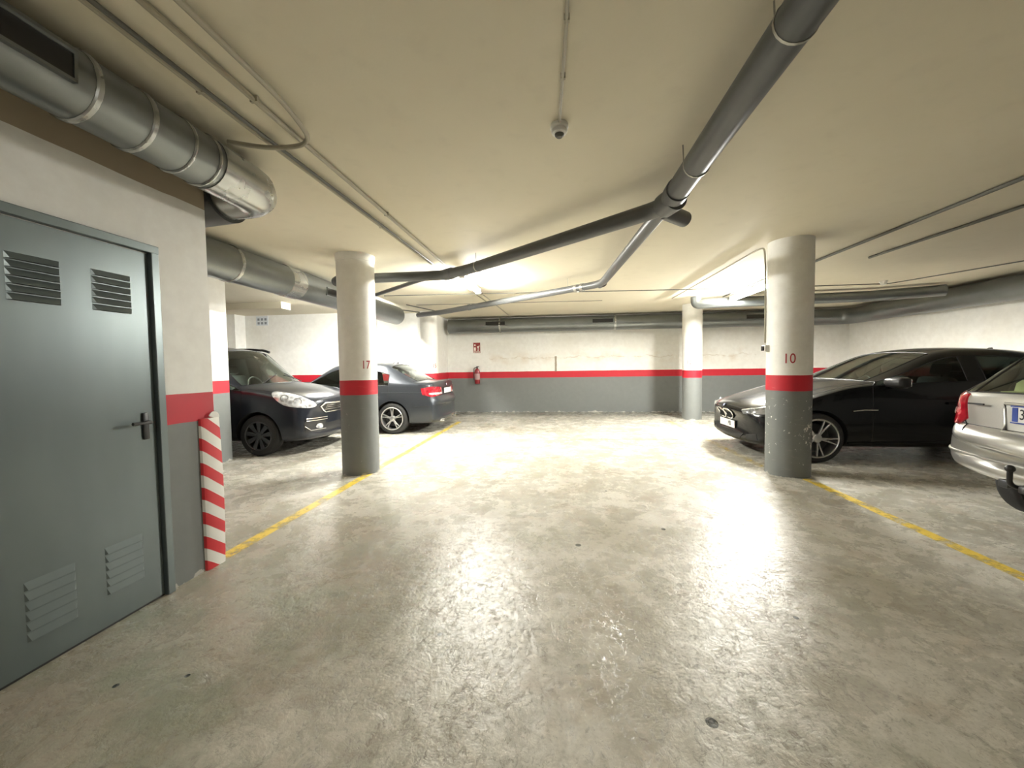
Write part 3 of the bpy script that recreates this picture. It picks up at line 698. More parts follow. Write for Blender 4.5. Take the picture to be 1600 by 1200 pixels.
def seat(parent,x,y,z,wd,back=.62,head=True,tilt=.25,d=1):
    bm=bmesh.new(); abox(bm,(x-.25,y-wd/2,z),(x+.25,y+wd/2,z+.15),.05)
    Mb=Matrix.Translation((x+.25,y,z+.10))@Matrix.Rotation(tilt,4,'Y'); abox(bm,(-.07,-wd/2,0),(.07,wd/2,back),.05,Mb)
    if head:
        for yy in ((0,) if wd<.7 else (-wd*.33,wd*.33)):
            abox(bm,(-.05,yy-.12,back+.03),(.05,yy+.12,back+.2),.04,Mb); abox(bm,(-.01,yy-.05,back-.02),(.01,yy+.05,back+.05),0,Mb)
    return fin('seat',bm,M_seat,parent,True)
def mirror_(parent,x,y,z,s,mat):
    bm=bmesh.new(); abox(bm,(-.07,-.02,-.065),(.07,.20,.075),.035); 
    for v in bm.verts:
        v.co.x+=.05*(v.co.y/.2); 
        if v.co.x<0: v.co.z*=1-.25*abs(v.co.y-.09)/.11
    abox(bm,(-.03,-.08,-.06),(.03,.0,-.02),.01)
    for v in bm.verts: v.co.y*=s
    o=fin('side_mirror',bm,mat,parent,True); o.location=(x,y,z)
    bm=bmesh.new(); abox(bm,(.060,.01,-.045),(.082,.185,.055),.012); 
    for v in bm.verts: v.co.x+=.05*(v.co.y/.2); v.co.y*=s
    fin('mirror_glass',bm,M_chrome,o,True); return o
def interior(root,xc,hip,W,cowl,rearx,ztop,ry=.36):
    box('cabin_floor',(cowl,-W*.8,.28),(rearx,W*.8,.34),M_seat,root)
    for s in (1,-1): seat(root,xc,s*ry,hip,.50)
    seat(root,xc+.92,0,hip+.02,W*1.42)
    bm=bmesh.new(); abox(bm,(cowl-.02,-W*.80,ztop-.26),(cowl+.38,W*.80,ztop-.03),.06); fin('dashboard',bm,M_seat,root,True)
    c=Vector((cowl+.5,-.0,ztop-.05)); 
    pts=[Vector((c.x+.06*math.sin(a),0,c.z+.18*math.sin(a)))+Vector((0,.18*math.cos(a),0)) for a in [2*PI*i/20 for i in range(20)]]
    o=tube('steering_wheel',pts,.014,M_black,root,8,closed=True); return o
def plate(parent,p,d,wd,hg,text,align,mat_text=M_ink,blue=True,tilt=0,name='number_plate'):
    """d: outward unit normal along x (+1/-1)"""
    R=Matrix.Translation(p)@Matrix.Rotation(PI/2 if d>0 else -PI/2,4,'Z')@Matrix.Rotation(PI/2+tilt,4,'X')   # local x right as read, y up, z out
    bm=bmesh.new(); abox(bm,(-wd/2,-hg/2,-.006),(wd/2,hg/2,.004),0,R); o=fin(name,bm,M_plate,parent)
    if blue:
        bm=bmesh.new(); abox(bm,(-wd/2+.003,-hg/2+.004,.004),(-wd/2+.042,hg/2-.004,.0055),0,R); fin('plate_band',bm,M_plateb,o)
    if text:
        V,F=text_geo(text,hg*.95,.0008,.72); x0=min(v.x for v in V)
        sh=align-x0 if align is not None else 0
        V=[R@Vector((v.x+sh,v.y,.006+v.z)) for v in V]; mk('plate_characters',V,F,mat_text,o)
    return o
def roundel(parent,p,nrm,rad=.038):
    nrm=Vector(nrm).normalized(); q=Vector((0,0,1)).rotation_difference(nrm).to_matrix().to_4x4(); T=Matrix.Translation(p)@q
    def disc(name,r0,r1,z0,z1,a0,a1,mat,par):
        n=max(3,int(28*(a1-a0)/(2*PI))); V=[];F=[]
        for i in range(n+1):
            a=a0+(a1-a0)*i/n
            for rr,zz in ((r0,z0),(r0,z1),(r1,z1),(r1,z0)): V.append(T@Vector((math.cos(a)*rr,math.sin(a)*rr,zz)))
        for i in range(n):
            for k in range(4): F.append((i*4+k,i*4+(k+1)%4,i*4+4+(k+1)%4,i*4+4+k))
        return mk(name,V,F,mat,par)
    o=disc('badge',0.0,rad,-.004,.003,0,2*PI,M_ink,parent); disc('badge_ring',rad*.92,rad,.003,.005,0,2*PI,M_chrome,o)
    for k in range(4): disc('badge_quarter',0,rad*.6,.003,.0045,k*PI/2,(k+1)*PI/2,M_plateb if k%2 else M_plate,o)
    return o
def fin_antenna(parent,x,z,mat,h=.05):
    V=[(x-.11,0,z),(x+.06,0,z),(x+.05,0,z+h),(x+.0,0,z+h*.9),(x-.02,.028,z),(x-.02,-.028,z),(x+.055,.018,z),(x+.055,-.018,z)]
    F=[(0,4,3),(4,6,2,3),(6,1,2),(0,3,5),(5,3,2,7),(7,2,1),(0,5,7,1,6,4)]
    return mk('roof_antenna',V,F,mat,parent)
def rules(R):
    """R: list of (row_lo,row_hi,ring_lo,ring_hi,idx_left,idx_right)"""
    def fn(m,s,i):
        for (a,b,c,d,l,r_) in R:
            if a<=m<=b and c<=i<d: return l if s>0 else r_
        return 0
    return fn
def lift(q,dz,x0=0,x1=1,z0=.62,z1=.95):
    """raise the upper body by dz, fading in along x0..x1 and with height z0..z1"""
    q=list(q); k=min(1,max(0,(q[0]-x0)/(x1-x0)))
    for i in (3,5,7,9,10): q[i]+=dz*k*min(1,max(0,(q[i]-z0)/(z1-z0)))
    return tuple(q)
# ---- black executive saloon
def exec_saloon():
    t=thing('car','black saloon with kidney grille parked nose to the aisle behind column 10','car',(2.60,6.60,0))
    P=paint('paint_black',(.004,.0045,.005),.0,.25,.25)
    st=[(.00,.32,.62,.49,.58,.55,.50,.59,.42,.62,.65,.22,.22),(.03,.20,.83,.50,.77,.60,.66,.66,.52,.69,.715,.22,.22),
    (.16,.18,.885,.58,.84,.68,.74,.735,.60,.765,.79,.16,.18),(.45,.18,.915,.68,.88,.77,.78,.82,.62,.84,.86,.06,.10),(.83,.18,.93,.74,.895,.86,.80,.89,.64,.91,.925,.02,.06),
    (1.20,.18,.93,.77,.90,.925,.82,.945,.68,.965,.98,.0,.08),(1.45,.18,.925,.79,.895,.955,.835,.975,.72,1.0,1.015,.06,.2),
    (1.95,.18,.925,.80,.89,.975,.79,1.15,.70,1.20,1.24,0,.14),(2.40,.18,.925,.81,.885,.985,.715,1.35,.635,1.39,1.425,0,.08),
    (2.68,.18,.925,.815,.885,.99,.70,1.38,.61,1.425,1.455,0,0),(2.80,.18,.925,.815,.885,.992,.70,1.385,.605,1.43,1.462,0,0),
    (3.35,.18,.925,.82,.88,1.0,.70,1.365,.60,1.415,1.45,0,0),(3.80,.18,.925,.825,.875,1.015,.74,1.22,.62,1.345,1.40,0,-.05),
    (4.30,.18,.92,.82,.86,1.03,.79,1.06,.66,1.085,1.10,0,-.06),(4.62,.20,.90,.80,.83,1.02,.76,1.045,.62,1.065,1.08,-.05,-.08),
    (4.78,.20,.88,.78,.81,.99,.73,1.03,.60,1.05,1.065,-.14,-.12),(4.83,.21,.86,.68,.80,.76,.72,.76,.62,.76,.76,-.15,-.13),(4.90,.24,.82,.58,.76,.67,.68,.68,.58,.69,.69,-.18,-.14),(4.91,.36,.6,.5,.56,.58,.5,.6,.42,.61,.61,-.18,-.14)]
    st=[lift(q,.085,.6,1.2) for q in st]
    R=rules([(5,5,6,9,4,5),(5,5,10,12,6,7),(7,8,6,8,2,2),(7,8,12,13,3,3),(5,5,9,10,1,17),
             (6,8,1,6,8,8),(2,4,6,9,9,10),(2,4,10,12,11,12),(2,4,9,10,9,10)])
    mats=[P,M_black,G_dark,G_dark,G_dark,G_dark,G_dark,G_dark,P,P,P,P,P]+[M_black]*5
    cr={4:.35,5:.5,'rings':{6:(6,8,.6),12:(6,8,.4),13:(6,8,.4),15:(4,8,.4)}}
    pn=[('body',[0],P),('pillar_trim',[1],M_black),('pillar_trim',[17],M_black),('windshield',[2],G_glassd2),('rear_window',[3],G_dark),('side_window',[4],G_dark),('side_window',[5],G_dark),('side_window',[6],G_dark),('side_window',[7],G_dark),('hood',[8],P),('door',[9],P),('door',[10],P),('door',[11],P),('door',[12],P)]
    out,b=catmesh(build_rings(st,.93),R,mats,cr,t,pn,[(.86,.335,.375,.62,1.1),(3.84,.335,.375,.62,1.1)],2)
    for s in (1,-1):
        wheel(t,.86,s*.815,.335,.335,.262,.235,M_alloy,'double5',s,.45*s); wheel(t,3.84,s*.815,.335,.335,.262,.235,M_alloy,'double5',s,.2)
        kid=[(0,.03,.645),(0,.195,.647),(0,.235,.615),(0,.225,.56),(0,.17,.515),(0,.05,.515),(0,.03,.545)]
        k=patch('kidney_grille',b,mir(kid,s),(1,0,0),M_ink,t,.004,3,True,.02,3); ringtube('grille_surround',b,mir(kid,s),(1,0,0),M_chrome,k,.010,.010,True,sub=3)
        bm=bmesh.new()
        for i in range(7):
            y=.06+i*.024; a=cast(b,(0,s*y,.60),(1,0,0),.006); c_=cast(b,(0,s*y,.53),(1,0,0),.006); abox(bm,(a.x-.004,a.y-.003,.525),(a.x+.004,a.y+.003,.615))
        fin('grille_slats',bm,M_alloyd,k)
        dd=(.72,-.7*s,0)
        hl=[(.12,.44,.675),(.25,.66,.72),(.46,.86,.77),(.60,.90,.775),(.50,.90,.70),(.26,.78,.64),(.14,.48,.62)]
        h=patch('headlight',b,mir(hl,s),dd,M_lensd,t,.006,5,False,.02,4)
        ringtube('headlight_brow',b,mir([(.13,.46,.674),(.25,.66,.715),(.46,.86,.762),(.58,.90,.768)],s),dd,M_chrome,h,.007,.010,closed=False)
        for (x_,y_,z_) in ((.20,.60,.67),(.34,.76,.70)):
            c_=cast(b,(x_,y_*s,z_),dd,.006); tube('headlight_ring',[c_+Vector(( .04*math.sin(a)*.7,.04*math.sin(a)*.7*s,.04*math.cos(a))) for a in [2*PI*i/16 for i in range(16)]],.006,M_lens,h,6,closed=True)
        patch('fog_light',b,mir([(.1,.56,.33),(.16,.74,.36),(.16,.76,.27),(.1,.58,.25)],s),(1,-.35*s,0),M_ink,t,.004,3,False,.01,3)
        ringtube('side_strip',b,mir([(1.28,.9,.70),(1.42,.9,.715),(1.58,.9,.715)],s),(0,-s,0),M_chrome,t,.008,.004,closed=False)
        ringtube('sill_line',b,mir([(1.25,.9,.27),(2.4,.9,.29),(3.45,.9,.27)],s),(0,-s,0),P,t,.012,.002,closed=False)
        mirror_(t,1.74,s*.88,1.07,s,M_black)
        for x_ in (2.50,3.36):
            c_=cast(b,(x_,s*.9,.80),(0,-s,0),.01); bm=bmesh.new(); abox(bm,(-.11,-.015,-.014),(.11,.02,.014),.01); o=fin('door_handle',bm,P,t,True); o.location=c_
        patch('tail_light',b,mir([(4.62,.86,.92),(4.78,.7,.94),(4.83,.45,.92),(4.83,.45,.80),(4.78,.75,.78),(4.6,.88,.84)],s),(-.75,-.65*s,0),M_tail,t,.005,4,False,.01,3)
    roundel(t,cast(b,(0.02,0,.725),(.5,0,-.6),.004),(-.8,0,.6),.04)
    patch('air_intake',b,[(0,-.5,.33),(0,.5,.33),(0,.42,.25),(0,-.42,.25)],(1,0,0),M_ink,t,.004,4,False,.01,4)
    plate(t,cast(b,(0,.0,.425),(1,0,0),.012),-1,.52,.11,'MB',.05,blue=False)
    fin_antenna(t,3.72,1.485,P)
    interior(t,2.35,.42,.93,1.52,4.2,1.0)
    return t
G_glassd2=glass('car_glass_mid',(.32,.38,.35),1.1)
exec_saloon()
# ---- dark grey saloon, tail towards the aisle
def saloon():
    t=thing('car','dark grey saloon with red tail lights parked tail to the aisle behind column 17','car',(-6.89,8.66,0))
    P=paint('paint_grey',(.036,.041,.048),.35,.30,.45)
    st=[(.00,.30,.58,.48,.56,.54,.48,.58,.40,.61,.64,.22,.22),(.03,.20,.78,.50,.74,.58,.64,.65,.50,.69,.72,.20,.20),(.16,.18,.85,.56,.81,.66,.72,.72,.58,.76,.79,.12,.12),
    (.45,.18,.895,.64,.86,.76,.76,.81,.60,.84,.87,.03,.05),(.80,.18,.905,.72,.87,.84,.78,.875,.62,.90,.925,0,0),(1.15,.18,.908,.76,.88,.91,.80,.94,.66,.955,.975,0,.05),
    (1.38,.18,.905,.78,.875,.94,.82,.96,.70,.985,1.0,.08,.16),(1.78,.18,.905,.79,.875,.955,.78,1.12,.68,1.18,1.22,0,.12),(2.15,.18,.905,.80,.875,.965,.69,1.31,.61,1.35,1.385,0,.06),
    (2.42,.18,.905,.80,.875,.97,.67,1.35,.58,1.39,1.42,0,0),(2.52,.18,.905,.80,.875,.972,.67,1.355,.575,1.395,1.425,0,0),(3.02,.18,.905,.80,.87,.985,.67,1.335,.57,1.385,1.415,0,0),
    (3.42,.18,.905,.80,.865,1.0,.71,1.20,.60,1.325,1.375,0,-.05),(4.02,.18,.90,.80,.85,1.02,.78,1.04,.64,1.065,1.08,0,-.05),(4.26,.19,.885,.78,.83,1.02,.75,1.045,.62,1.06,1.072,-.03,-.06),
    (4.42,.20,.87,.76,.81,.99,.74,1.035,.60,1.06,1.075,-.12,-.08),(4.46,.20,.86,.66,.80,.73,.72,.72,.62,.72,.72,-.14,-.10),(4.53,.23,.83,.56,.77,.655,.68,.665,.58,.67,.67,-.17,-.12),(4.54,.34,.6,.48,.56,.56,.5,.58,.42,.59,.59,-.17,-.12)]
    st=[lift(q,.075,1.4,1.9,1.08,1.33) if q[0]<4 else q for q in st]
    R=rules([(5,5,6,9,4,5),(5,5,10,12,6,7),(7,8,6,8,2,2),(7,8,12,13,3,3),(5,5,9,10,1,17),(6,8,1,6,8,8),(2,4,6,9,9,10),(2,4,10,12,11,12),(2,4,9,10,9,10),(6,8,13,16,13,13)])
    mats=[P,M_black]+[G_glass]*6+[P]*6+[M_black]*4
    cr={4:.45,5:.5,'rings':{6:(6,8,.6),12:(6,8,.4),13:(6,8,.5),15:(4,8,.7),17:(2,8,.35)}}
    pn=[('body',[0],P),('pillar_trim',[1],M_black),('pillar_trim',[17],M_black),('windshield',[2],G_glass),('rear_window',[3],G_glass)]+[('side_window',[i],G_glass) for i in (4,5,6,7)]+[('hood',[8],P)]+[('door',[i],P) for i in (9,10,11,12)]+[('trunk_lid',[13],P)]
    out,b=catmesh(build_rings(st,.908),R,mats,cr,t,pn,[(.76,.32,.36,.62,1.1),(3.53,.32,.36,.62,1.1)],2)
    for s in (1,-1):
        wheel(t,.76,s*.79,.32,.32,.235,.225,M_alloy,'star5double',s); w_=wheel(t,3.53,s*.79,.32,.32,.235,.225,M_alloy,'star5double',s,PI/10*1)
        d=(-.62,-.78*s,0)
        tl=[(4.18,.90,.93),(4.34,.80,.965),(4.44,.58,.95),(4.46,.42,.93),(4.46,.42,.80),(4.44,.60,.765),(4.34,.82,.755),(4.20,.90,.80)]
        h=patch('tail_light',b,mir(tl,s),d,M_tail,t,.008,5,False,.02,4)
        patch('reversing_lens',b,mir([(4.30,.84,.80),(4.42,.60,.79),(4.46,.44,.80),(4.46,.44,.83),(4.42,.60,.835),(4.30,.84,.835)],s),d,M_tailw,h,.014,3,False,.008,3)
        ringtube('light_edge',b,mir([(4.46,.42,.93),(4.46,.41,.86),(4.46,.42,.80)],s),(-1,-.2*s,0),M_chrome,h,.006,.006,closed=False)
        hl=[(.12,.44,.62),(.28,.66,.68),(.50,.84,.72),(.46,.86,.62),(.24,.74,.56),(.14,.5,.55)]
        patch('headlight',b,mir(hl,s),(.72,-.7*s,0),M_lens,t,.006,4,False,.02,4)
        kid=[(0,.03,.64),(0,.19,.64),(0,.20,.58),(0,.16,.52),(0,.04,.52)]
        k=patch('kidney_grille',b,mir(kid,s),(1,0,0),M_ink,t,.004,3,True,.02,3); ringtube('grille_surround',b,mir(kid,s),(1,0,0),M_chrome,k,.008,.006,True,sub=3)
        mirror_(t,1.74,s*.88,1.00,s,P)
        for x_ in (2.26,3.06):
            c_=cast(b,(x_,s*.9,.80),(0,-s,0),.01); bm=bmesh.new(); abox(bm,(-.11,-.015,-.014),(.11,.02,.014),.01); o=fin('door_handle',bm,P,t,True); o.location=c_
        ringtube('bumper_strip',b,mir([(3.98,.9,.56),(4.2,.9,.57),(4.36,.80,.575),(4.5,.55,.575),(4.53,.3,.575)],s),(-.6,-.8*s,0),M_seam,t,.004,.001,closed=False)
        ringtube('sill_line',b,mir([(1.15,.9,.26),(2.3,.9,.28),(3.15,.9,.26)],s),(0,-s,0),P,t,.012,.002,closed=False)
        ringtube('crease_line',b,mir([(3.3,.9,.845),(3.8,.9,.85),(4.2,.9,.84)],s),(0,-s,0),P,t,.006,.0,closed=False)
        o=tube('exhaust_pipe',[(4.20,s*.50,.27),(4.47,s*.50,.255),(4.53,s*.50,.25)],.038,M_chrome,t,20); 
        mk('exhaust_opening',*tubegeo([(4.525,s*.50,.25),(4.532,s*.50,.25)],.032,16),M_ink,o)
    roundel(t,cast(b,(4.4,0,.985),(-1,0,0),.005),(1,0,.15),.038)
    patch('plate_recess',b,[(4.5,-.32,.93),(4.5,.32,.93),(4.5,.30,.78),(4.5,-.30,.78)],(-1,0,0),M_seam,t,.002,3)
    plate(t,cast(b,(4.5,0,.855),(-1,0,0),.012),1,.52,.11,None,None,blue=False)
    fin_antenna(t,3.28,1.458,M_black,.055)
    interior(t,2.15,.40,.90,1.5,3.9,.98)
    return t
saloon()
# ---- dark high-roofed people carrier / van, nose towards the aisle
def van():
    t=thing('car','dark blue-grey tall van parked nose to the aisle left of column 17','car',(-3.70,6.55,0),PI)
    P=paint('paint_bluegrey',(.014,.017,.025),.35,.28,.6)
    st=[(.00,.34,.60,.60,.58,.68,.50,.74,.42,.78,.80,.30,.30),(.03,.24,.80,.62,.76,.72,.67,.80,.53,.85,.87,.28,.28),(.17,.21,.865,.70,.83,.81,.75,.885,.60,.93,.96,.18,.2),
    (.45,.20,.895,.76,.865,.92,.79,.97,.64,1.01,1.04,.06,.12),(.75,.20,.905,.80,.875,.99,.82,1.035,.70,1.065,1.095,.02,.12),(.95,.20,.905,.82,.875,1.03,.84,1.065,.77,1.10,1.13,.30,.55),
    (1.35,.20,.905,.84,.875,1.055,.81,1.29,.735,1.35,1.42,.10,.42),(1.80,.20,.905,.85,.875,1.065,.75,1.61,.675,1.665,1.72,0,.22),(2.25,.20,.905,.85,.875,1.07,.72,1.67,.63,1.73,1.775,0,0),
    (2.37,.20,.905,.85,.875,1.07,.72,1.675,.63,1.735,1.785,0,0),(3.1,.20,.905,.85,.875,1.07,.72,1.675,.63,1.735,1.79,0,0),(3.2,.20,.905,.85,.875,1.07,.72,1.67,.63,1.73,1.785,0,0),
    (4.05,.20,.90,.85,.87,1.07,.71,1.63,.62,1.70,1.76,0,0),(4.27,.25,.89,.85,.86,1.06,.74,1.55,.66,1.64,1.69,-.08,-.05),(4.36,.25,.86,.8,.83,1.05,.72,1.4,.64,1.48,1.5,-.12,-.08),(4.38,.35,.6,.75,.58,.95,.5,1.2,.42,1.25,1.28,-.12,-.08)]
    R=rules([(5,5,5,8,4,5),(5,5,9,10,6,7),(5,5,11,12,14,15),(7,8,5,7,2,2),(5,5,8,9,1,17),(6,8,1,5,8,8),(2,4,5,8,9,10),(2,4,9,11,11,12),(2,4,8,9,9,10),(7,8,13,14,3,3)])
    mats=[P,M_black]+[G_glass]*6+[P]*6+[G_glass]*2+[M_black]*2
    cr={4:.3,5:.5,'rings':{5:(6,8,.6),7:(6,8,.4)}}
    pn=[('body',[0],P),('pillar_trim',[1],M_black),('pillar_trim',[17],M_black),('windshield',[2],G_glass),('rear_window',[3],G_glass)]+[('side_window',[i],G_glass) for i in (4,5,6,7,14,15)]+[('hood',[8],P)]+[('door',[i],P) for i in (9,10,11,12)]
    out,b=catmesh(build_rings(st,.905),R,mats,cr,t,pn,[(.93,.325,.375,.62,1.1),(3.66,.325,.375,.62,1.1)],2)
    for s in (1,-1):
        wheel(t,.93,s*.79,.325,.325,.225,.205,M_alloyd,'cover',s,.2); wheel(t,3.66,s*.79,.325,.325,.225,.205,M_alloyd,'cover',s)
        d=(.60,-.80*s,0)
        hl=[(.20,.52,.80),(.36,.68,.93),(.58,.84,1.0),(.66,.90,.985),(.60,.91,.90),(.46,.90,.80),(.30,.76,.755),(.20,.60,.745)]
        h=patch('headlight',b,mir(hl,s),d,M_lens,t,.010,5,True,.02,4)
        for (x_,y_,z_,rr) in ((.36,.74,.84,.055),(.50,.84,.90,.05)):
            c_=cast(b,(x_,y_*s,z_),d,.014); tube('headlight_ring',[c_+Vector((rr*math.sin(a)*.8,rr*math.sin(a)*.6*s,rr*math.cos(a))) for a in [2*PI*i/16 for i in range(16)]],.007,M_chrome,h,6,closed=True)
        # daytime running strip and fog light in a chrome bracket
        k=patch('fog_surround',b,mir([(.10,.38,.57),(.24,.70,.585),(.28,.74,.50),(.26,.72,.37),(.14,.52,.335),(.10,.38,.36)],s),(.8,-.6*s,0),M_black,t,.005,4,False,.01,4)
        for zz in (.565,.53): ringtube('chrome_strip',b,mir([(.09,.35,zz),(.17,.56,zz+.005),(.25,.72,zz+.008)],s),(.8,-.6*s,0),M_chrome,k,.009,.010,closed=False)
        ringtube('chrome_strip',b,mir([(.27,.74,.46),(.22,.66,.385),(.10,.40,.375)],s),(.8,-.6*s,0),M_chrome,k,.008,.010,closed=False)
        patch('fog_light',b,mir([(.12,.46,.46),(.16,.54,.47),(.18,.58,.43),(.16,.54,.40),(.12,.46,.40)],s),(.8,-.6*s,0),M_lens,k,.012,3,True,.01,3)
        if s>0: mirror_(t,1.50,s*.90,1.13,s,M_black)
        ringtube('roof_rail',b,mir([(1.92,.66,1.66),(2.2,.66,1.72),(3.2,.66,1.75),(4.0,.66,1.7)],s),(0,0,-1),M_black,t,.024,.045,closed=False,sub=8)
        ringtube('side_strip',b,mir([(1.4,.9,.52),(2.4,.9,.52),(3.1,.9,.52)],s),(0,-s,0),M_black,t,.02,.004,closed=False)
        for x_ in (2.02,2.50):
            c_=cast(b,(x_,s*.9,.90),(0,-s,0),.01); bm=bmesh.new(); abox(bm,(-.10,-.015,-.014),(.10,.02,.014),.01); o=fin('door_handle',bm,P,t,True); o.location=c_
        tube('wiper_arm',[cast(b,(1.12,s*.5,1.16),(0,0,-1),.012),cast(b,(1.18,s*.1,1.2),(0,0,-1),.015)],.007,M_black,t,6)
    g_=patch('grille',b,[(0,-.40,.785),(0,.40,.785),(0,.46,.74),(0,.34,.66),(0,-.34,.66),(0,-.46,.74)],(1,0,0),M_ink,t,.004,4,False,.015,4)
    ringtube('grille_surround',b,[(0,-.42,.80),(0,.42,.80),(0,.50,.75),(0,.36,.645),(0,-.36,.645),(0,-.50,.75)],(1,0,0),M_chrome,g_,.013,.008)
    for z_ in (.76,.725,.69): ringtube('grille_bar',b,[(0,-.38,z_),(0,.38,z_)],(1,0,0),M_chrome,g_,.006,.008,closed=False,sub=12)
    patch('air_intake',b,[(0,-.5,.46),(0,.5,.46),(0,.44,.34),(0,-.44,.34)],(1,0,0),M_ink,t,.004,4)
    interior(t,2.0,.55,.90,1.15,4.1,1.1)
    return t
van()
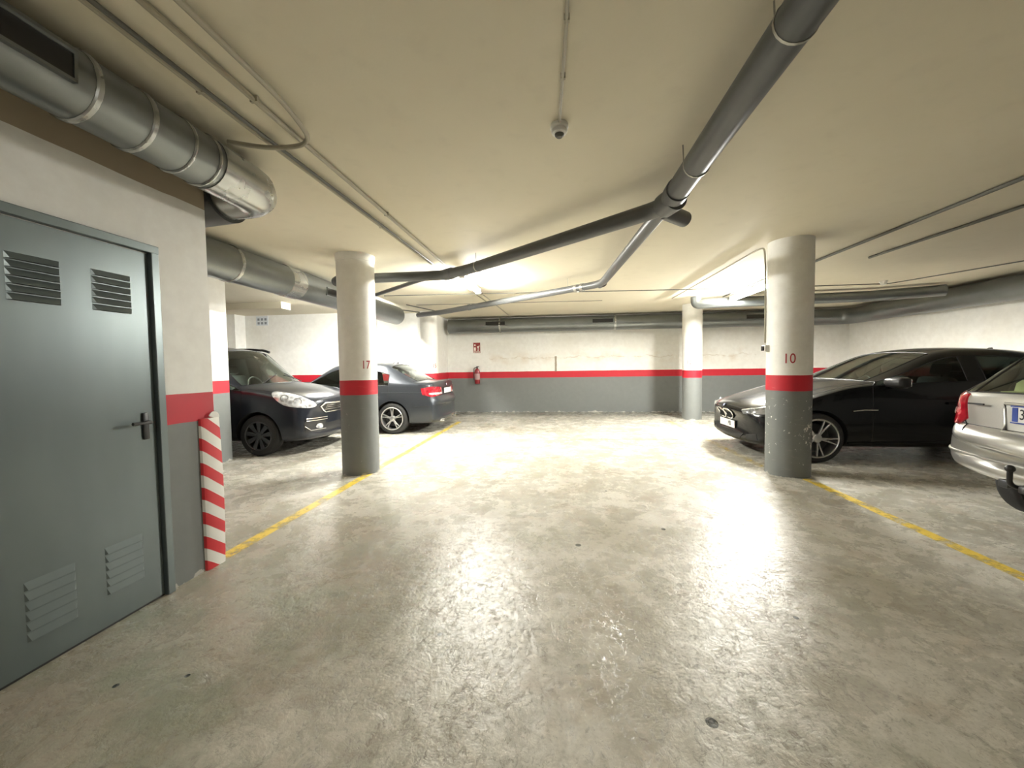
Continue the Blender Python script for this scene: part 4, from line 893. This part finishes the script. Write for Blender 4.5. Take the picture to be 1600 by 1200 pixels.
# ---- silver estate, tail towards the aisle
def estate():
    t=thing('car','silver car with tow ball and plate reading 33, cut off by the right edge','car',(3.28+4.32,3.12,0),PI)
    P=paint('paint_silver',(.43,.43,.41),.7,.30)
    st=[(.00,.30,.55,.52,.53,.58,.46,.63,.38,.66,.69,.22,.22),(.03,.2,.74,.54,.70,.64,.62,.70,.5,.74,.77,.2,.2),(.18,.18,.80,.6,.77,.72,.7,.78,.57,.82,.85,.12,.12),(.5,.18,.84,.70,.81,.83,.74,.88,.6,.92,.95,.03,.05),
    (.95,.18,.85,.76,.82,.93,.78,.96,.70,1.0,1.03,.08,.2),(1.45,.18,.85,.78,.82,.96,.74,1.2,.66,1.26,1.31,0,.12),(1.9,.18,.85,.79,.82,.97,.67,1.38,.6,1.43,1.46,0,.06),(2.2,.18,.85,.79,.82,.98,.66,1.41,.58,1.47,1.50,0,0),(2.3,.18,.85,.79,.82,.98,.66,1.41,.58,1.47,1.505,0,0),
    (3.05,.18,.85,.79,.82,.99,.66,1.41,.58,1.465,1.50,0,0),(3.13,.18,.85,.79,.82,.99,.66,1.41,.58,1.465,1.50,0,0),(3.75,.26,.85,.80,.82,1.03,.68,1.37,.60,1.44,1.475,0,-.05),
    (4.12,.38,.855,.84,.80,1.06,.745,1.07,.70,1.075,1.085,-.10,-.06),(4.15,.40,.855,.84,.80,1.03,.745,1.035,.70,1.04,1.045,-.12,-.05),(4.19,.43,.855,.78,.81,.84,.75,.82,.68,.81,.805,-.14,-.08),
    (4.27,.42,.86,.71,.82,.78,.75,.79,.66,.79,.79,-.22,-.16),(4.33,.44,.84,.65,.80,.72,.72,.735,.62,.74,.74,-.24,-.18),(4.33,.53,.7,.58,.66,.63,.6,.64,.5,.645,.645,-.22,-.16)]
    R=rules([(5,5,4,7,4,5),(5,5,8,9,6,7),(5,5,10,11,14,15),(7,8,4,6,2,2),(7,8,11,12,3,3),(5,5,7,8,1,17),(6,8,1,4,8,8),(2,4,4,7,9,10),(2,4,8,9,11,12),(2,4,7,8,9,10),(6,8,12,14,13,13),(6,6,11,12,16,18)])
    mats=[P,M_black]+[G_glass]*6+[P]*6+[G_glass]*2+[G_dark]*3
    cr={5:.4,4:.2,'rings':{4:(6,8,.6),11:(6,8,.5),12:(5,8,.6),14:(4,8,.6)}}
    pn=[('body',[0],P),('pillar_trim',[1],M_black),('windshield',[2],G_glass),('rear_window',[3],G_glass),('corner_window',[16],G_glassd2),('corner_window',[18],G_glassd2),('pillar_trim',[17],M_black)]+[('side_window',[i],G_glass) for i in (4,5,6,7,14,15)]+[('hood',[8],P)]+[('door',[i],P) for i in (9,10,11,12)]+[('tailgate',[13],P)]
    out,b=catmesh(build_rings(st,.85),R,mats,cr,t,pn,[(.85,.30,.345,.58,1.1),(3.45,.30,.345,.58,1.1)],2)
    for s in (1,-1):
        wheel(t,.85,s*.74,.30,.30,.20,.195,M_alloyd,'cover',s); wheel(t,3.45,s*.74,.30,.30,.20,.195,M_alloyd,'cover',s)
        d=(-.68,-.73*s,0)
        tl=[(3.97,.83,1.05),(4.06,.78,1.085),(4.12,.70,1.06),(4.16,.66,.86),(4.14,.70,.80),(4.04,.86,.84),(3.90,.86,.885)]
        h=patch('tail_light',b,mir(tl,s),d,M_tail,t,.008,5,False,.02,4)
        patch('indicator_lens',b,mir([(4.00,.86,.945),(4.08,.83,.935),(4.11,.80,.90),(4.06,.86,.875),(4.0,.86,.905)],s),d,M_tailw,h,.013,3,False,.006,3)
        ringtube('tailgate_gap',b,mir([(4.10,.755,1.07),(4.14,.70,.95),(4.17,.655,.83),(4.2,.60,.765)],s),(-1,-.25*s,0),M_seam,t,.004,.0015,closed=False)
        patch('headlight',b,mir([(.12,.40,.62),(.28,.6,.72),(.50,.78,.78),(.46,.82,.68),(.24,.72,.60),(.14,.5,.56)],s),(.72,-.7*s,0),M_lens,t,.006,4,False,.02,4)
        mirror_(t,1.42,s*.84,1.02,s,P)
        ringtube('bumper_crease',b,mir([(4.02,.86,.60),(4.16,.84,.575),(4.28,.6,.56),(4.33,.0,.555)],s),(-.6,-.8*s,0),P,t,.010,.002,closed=False,sub=8)
        for x_ in (2.06,2.9):
            c_=cast(b,(x_,s*.9,.84),(0,-s,0),.01); bm=bmesh.new(); abox(bm,(-.10,-.015,-.014),(.10,.02,.014),.01); o=fin('door_handle',bm,P,t,True); o.location=c_
    # number plate on the tailgate, in its recess (read from behind; local +x is outward)
    pc=cast(b,(4.3,0,.935),(-1,0,0),.016)
    ringtube('plate_recess',b,[(4.2,-.36,1.01),(4.2,.36,1.01),(4.2,.31,.80),(4.2,-.31,.80)],(-1,0,0),P,t,.012,.0)
    po=plate(t,pc,1,.52,.115,'33',-.205)
    bm=bmesh.new(); T=Matrix.Translation(pc)
    abox(bm,(-.008,-.27,-.067),(.003,.27,-.057),0,T); abox(bm,(-.008,-.27,.057),(.003,.27,.067),0,T); fin('plate_frame',bm,M_plateb,po)
    box('model_badge',(4.165,-.60,.985),(4.178,-.48,.998),M_alloyd,t)
    o=tube('tow_bar',rounded([(4.0,-.05,.44),(4.36,-.05,.44),(4.40,-.05,.47),(4.40,-.05,.56)],.05),.016,M_black,t,12)
    bm=bmesh.new(); bmesh.ops.create_uvsphere(bm,u_segments=18,v_segments=12,radius=.027,matrix=Matrix.Translation((4.40,-.05,.575))); fin('tow_ball',bm,M_black,o,True)
    box('tow_socket',(4.33,-.02,.41),(4.38,.035,.46),M_alloyd,o,.01); box('tow_bracket',(4.34,-.15,.42),(4.38,-.08,.48),M_alloyd,o,.01)
    # pale hat resting on the parcel shelf
    box('parcel_shelf',(3.50,-.62,1.065),(3.96,.62,1.085),M_seat,t)
    interior(t,1.95,.45,.85,1.1,3.6,1.0,.34)
    return t
estate()
hat=lathe('sun_hat',[(.0,.13),(.07,.125),(.11,.09),(.125,.01),(.22,.0),(.22,-.006),(0,-.006)],simple('pale_straw',(.80,.78,.42),.7),None,32)
hat.location=(3.74,3.57,1.087); hat.scale=(.6,.85,.8); tag(hat,'pale yellow hat lying behind the rear window of the silver car','hat')
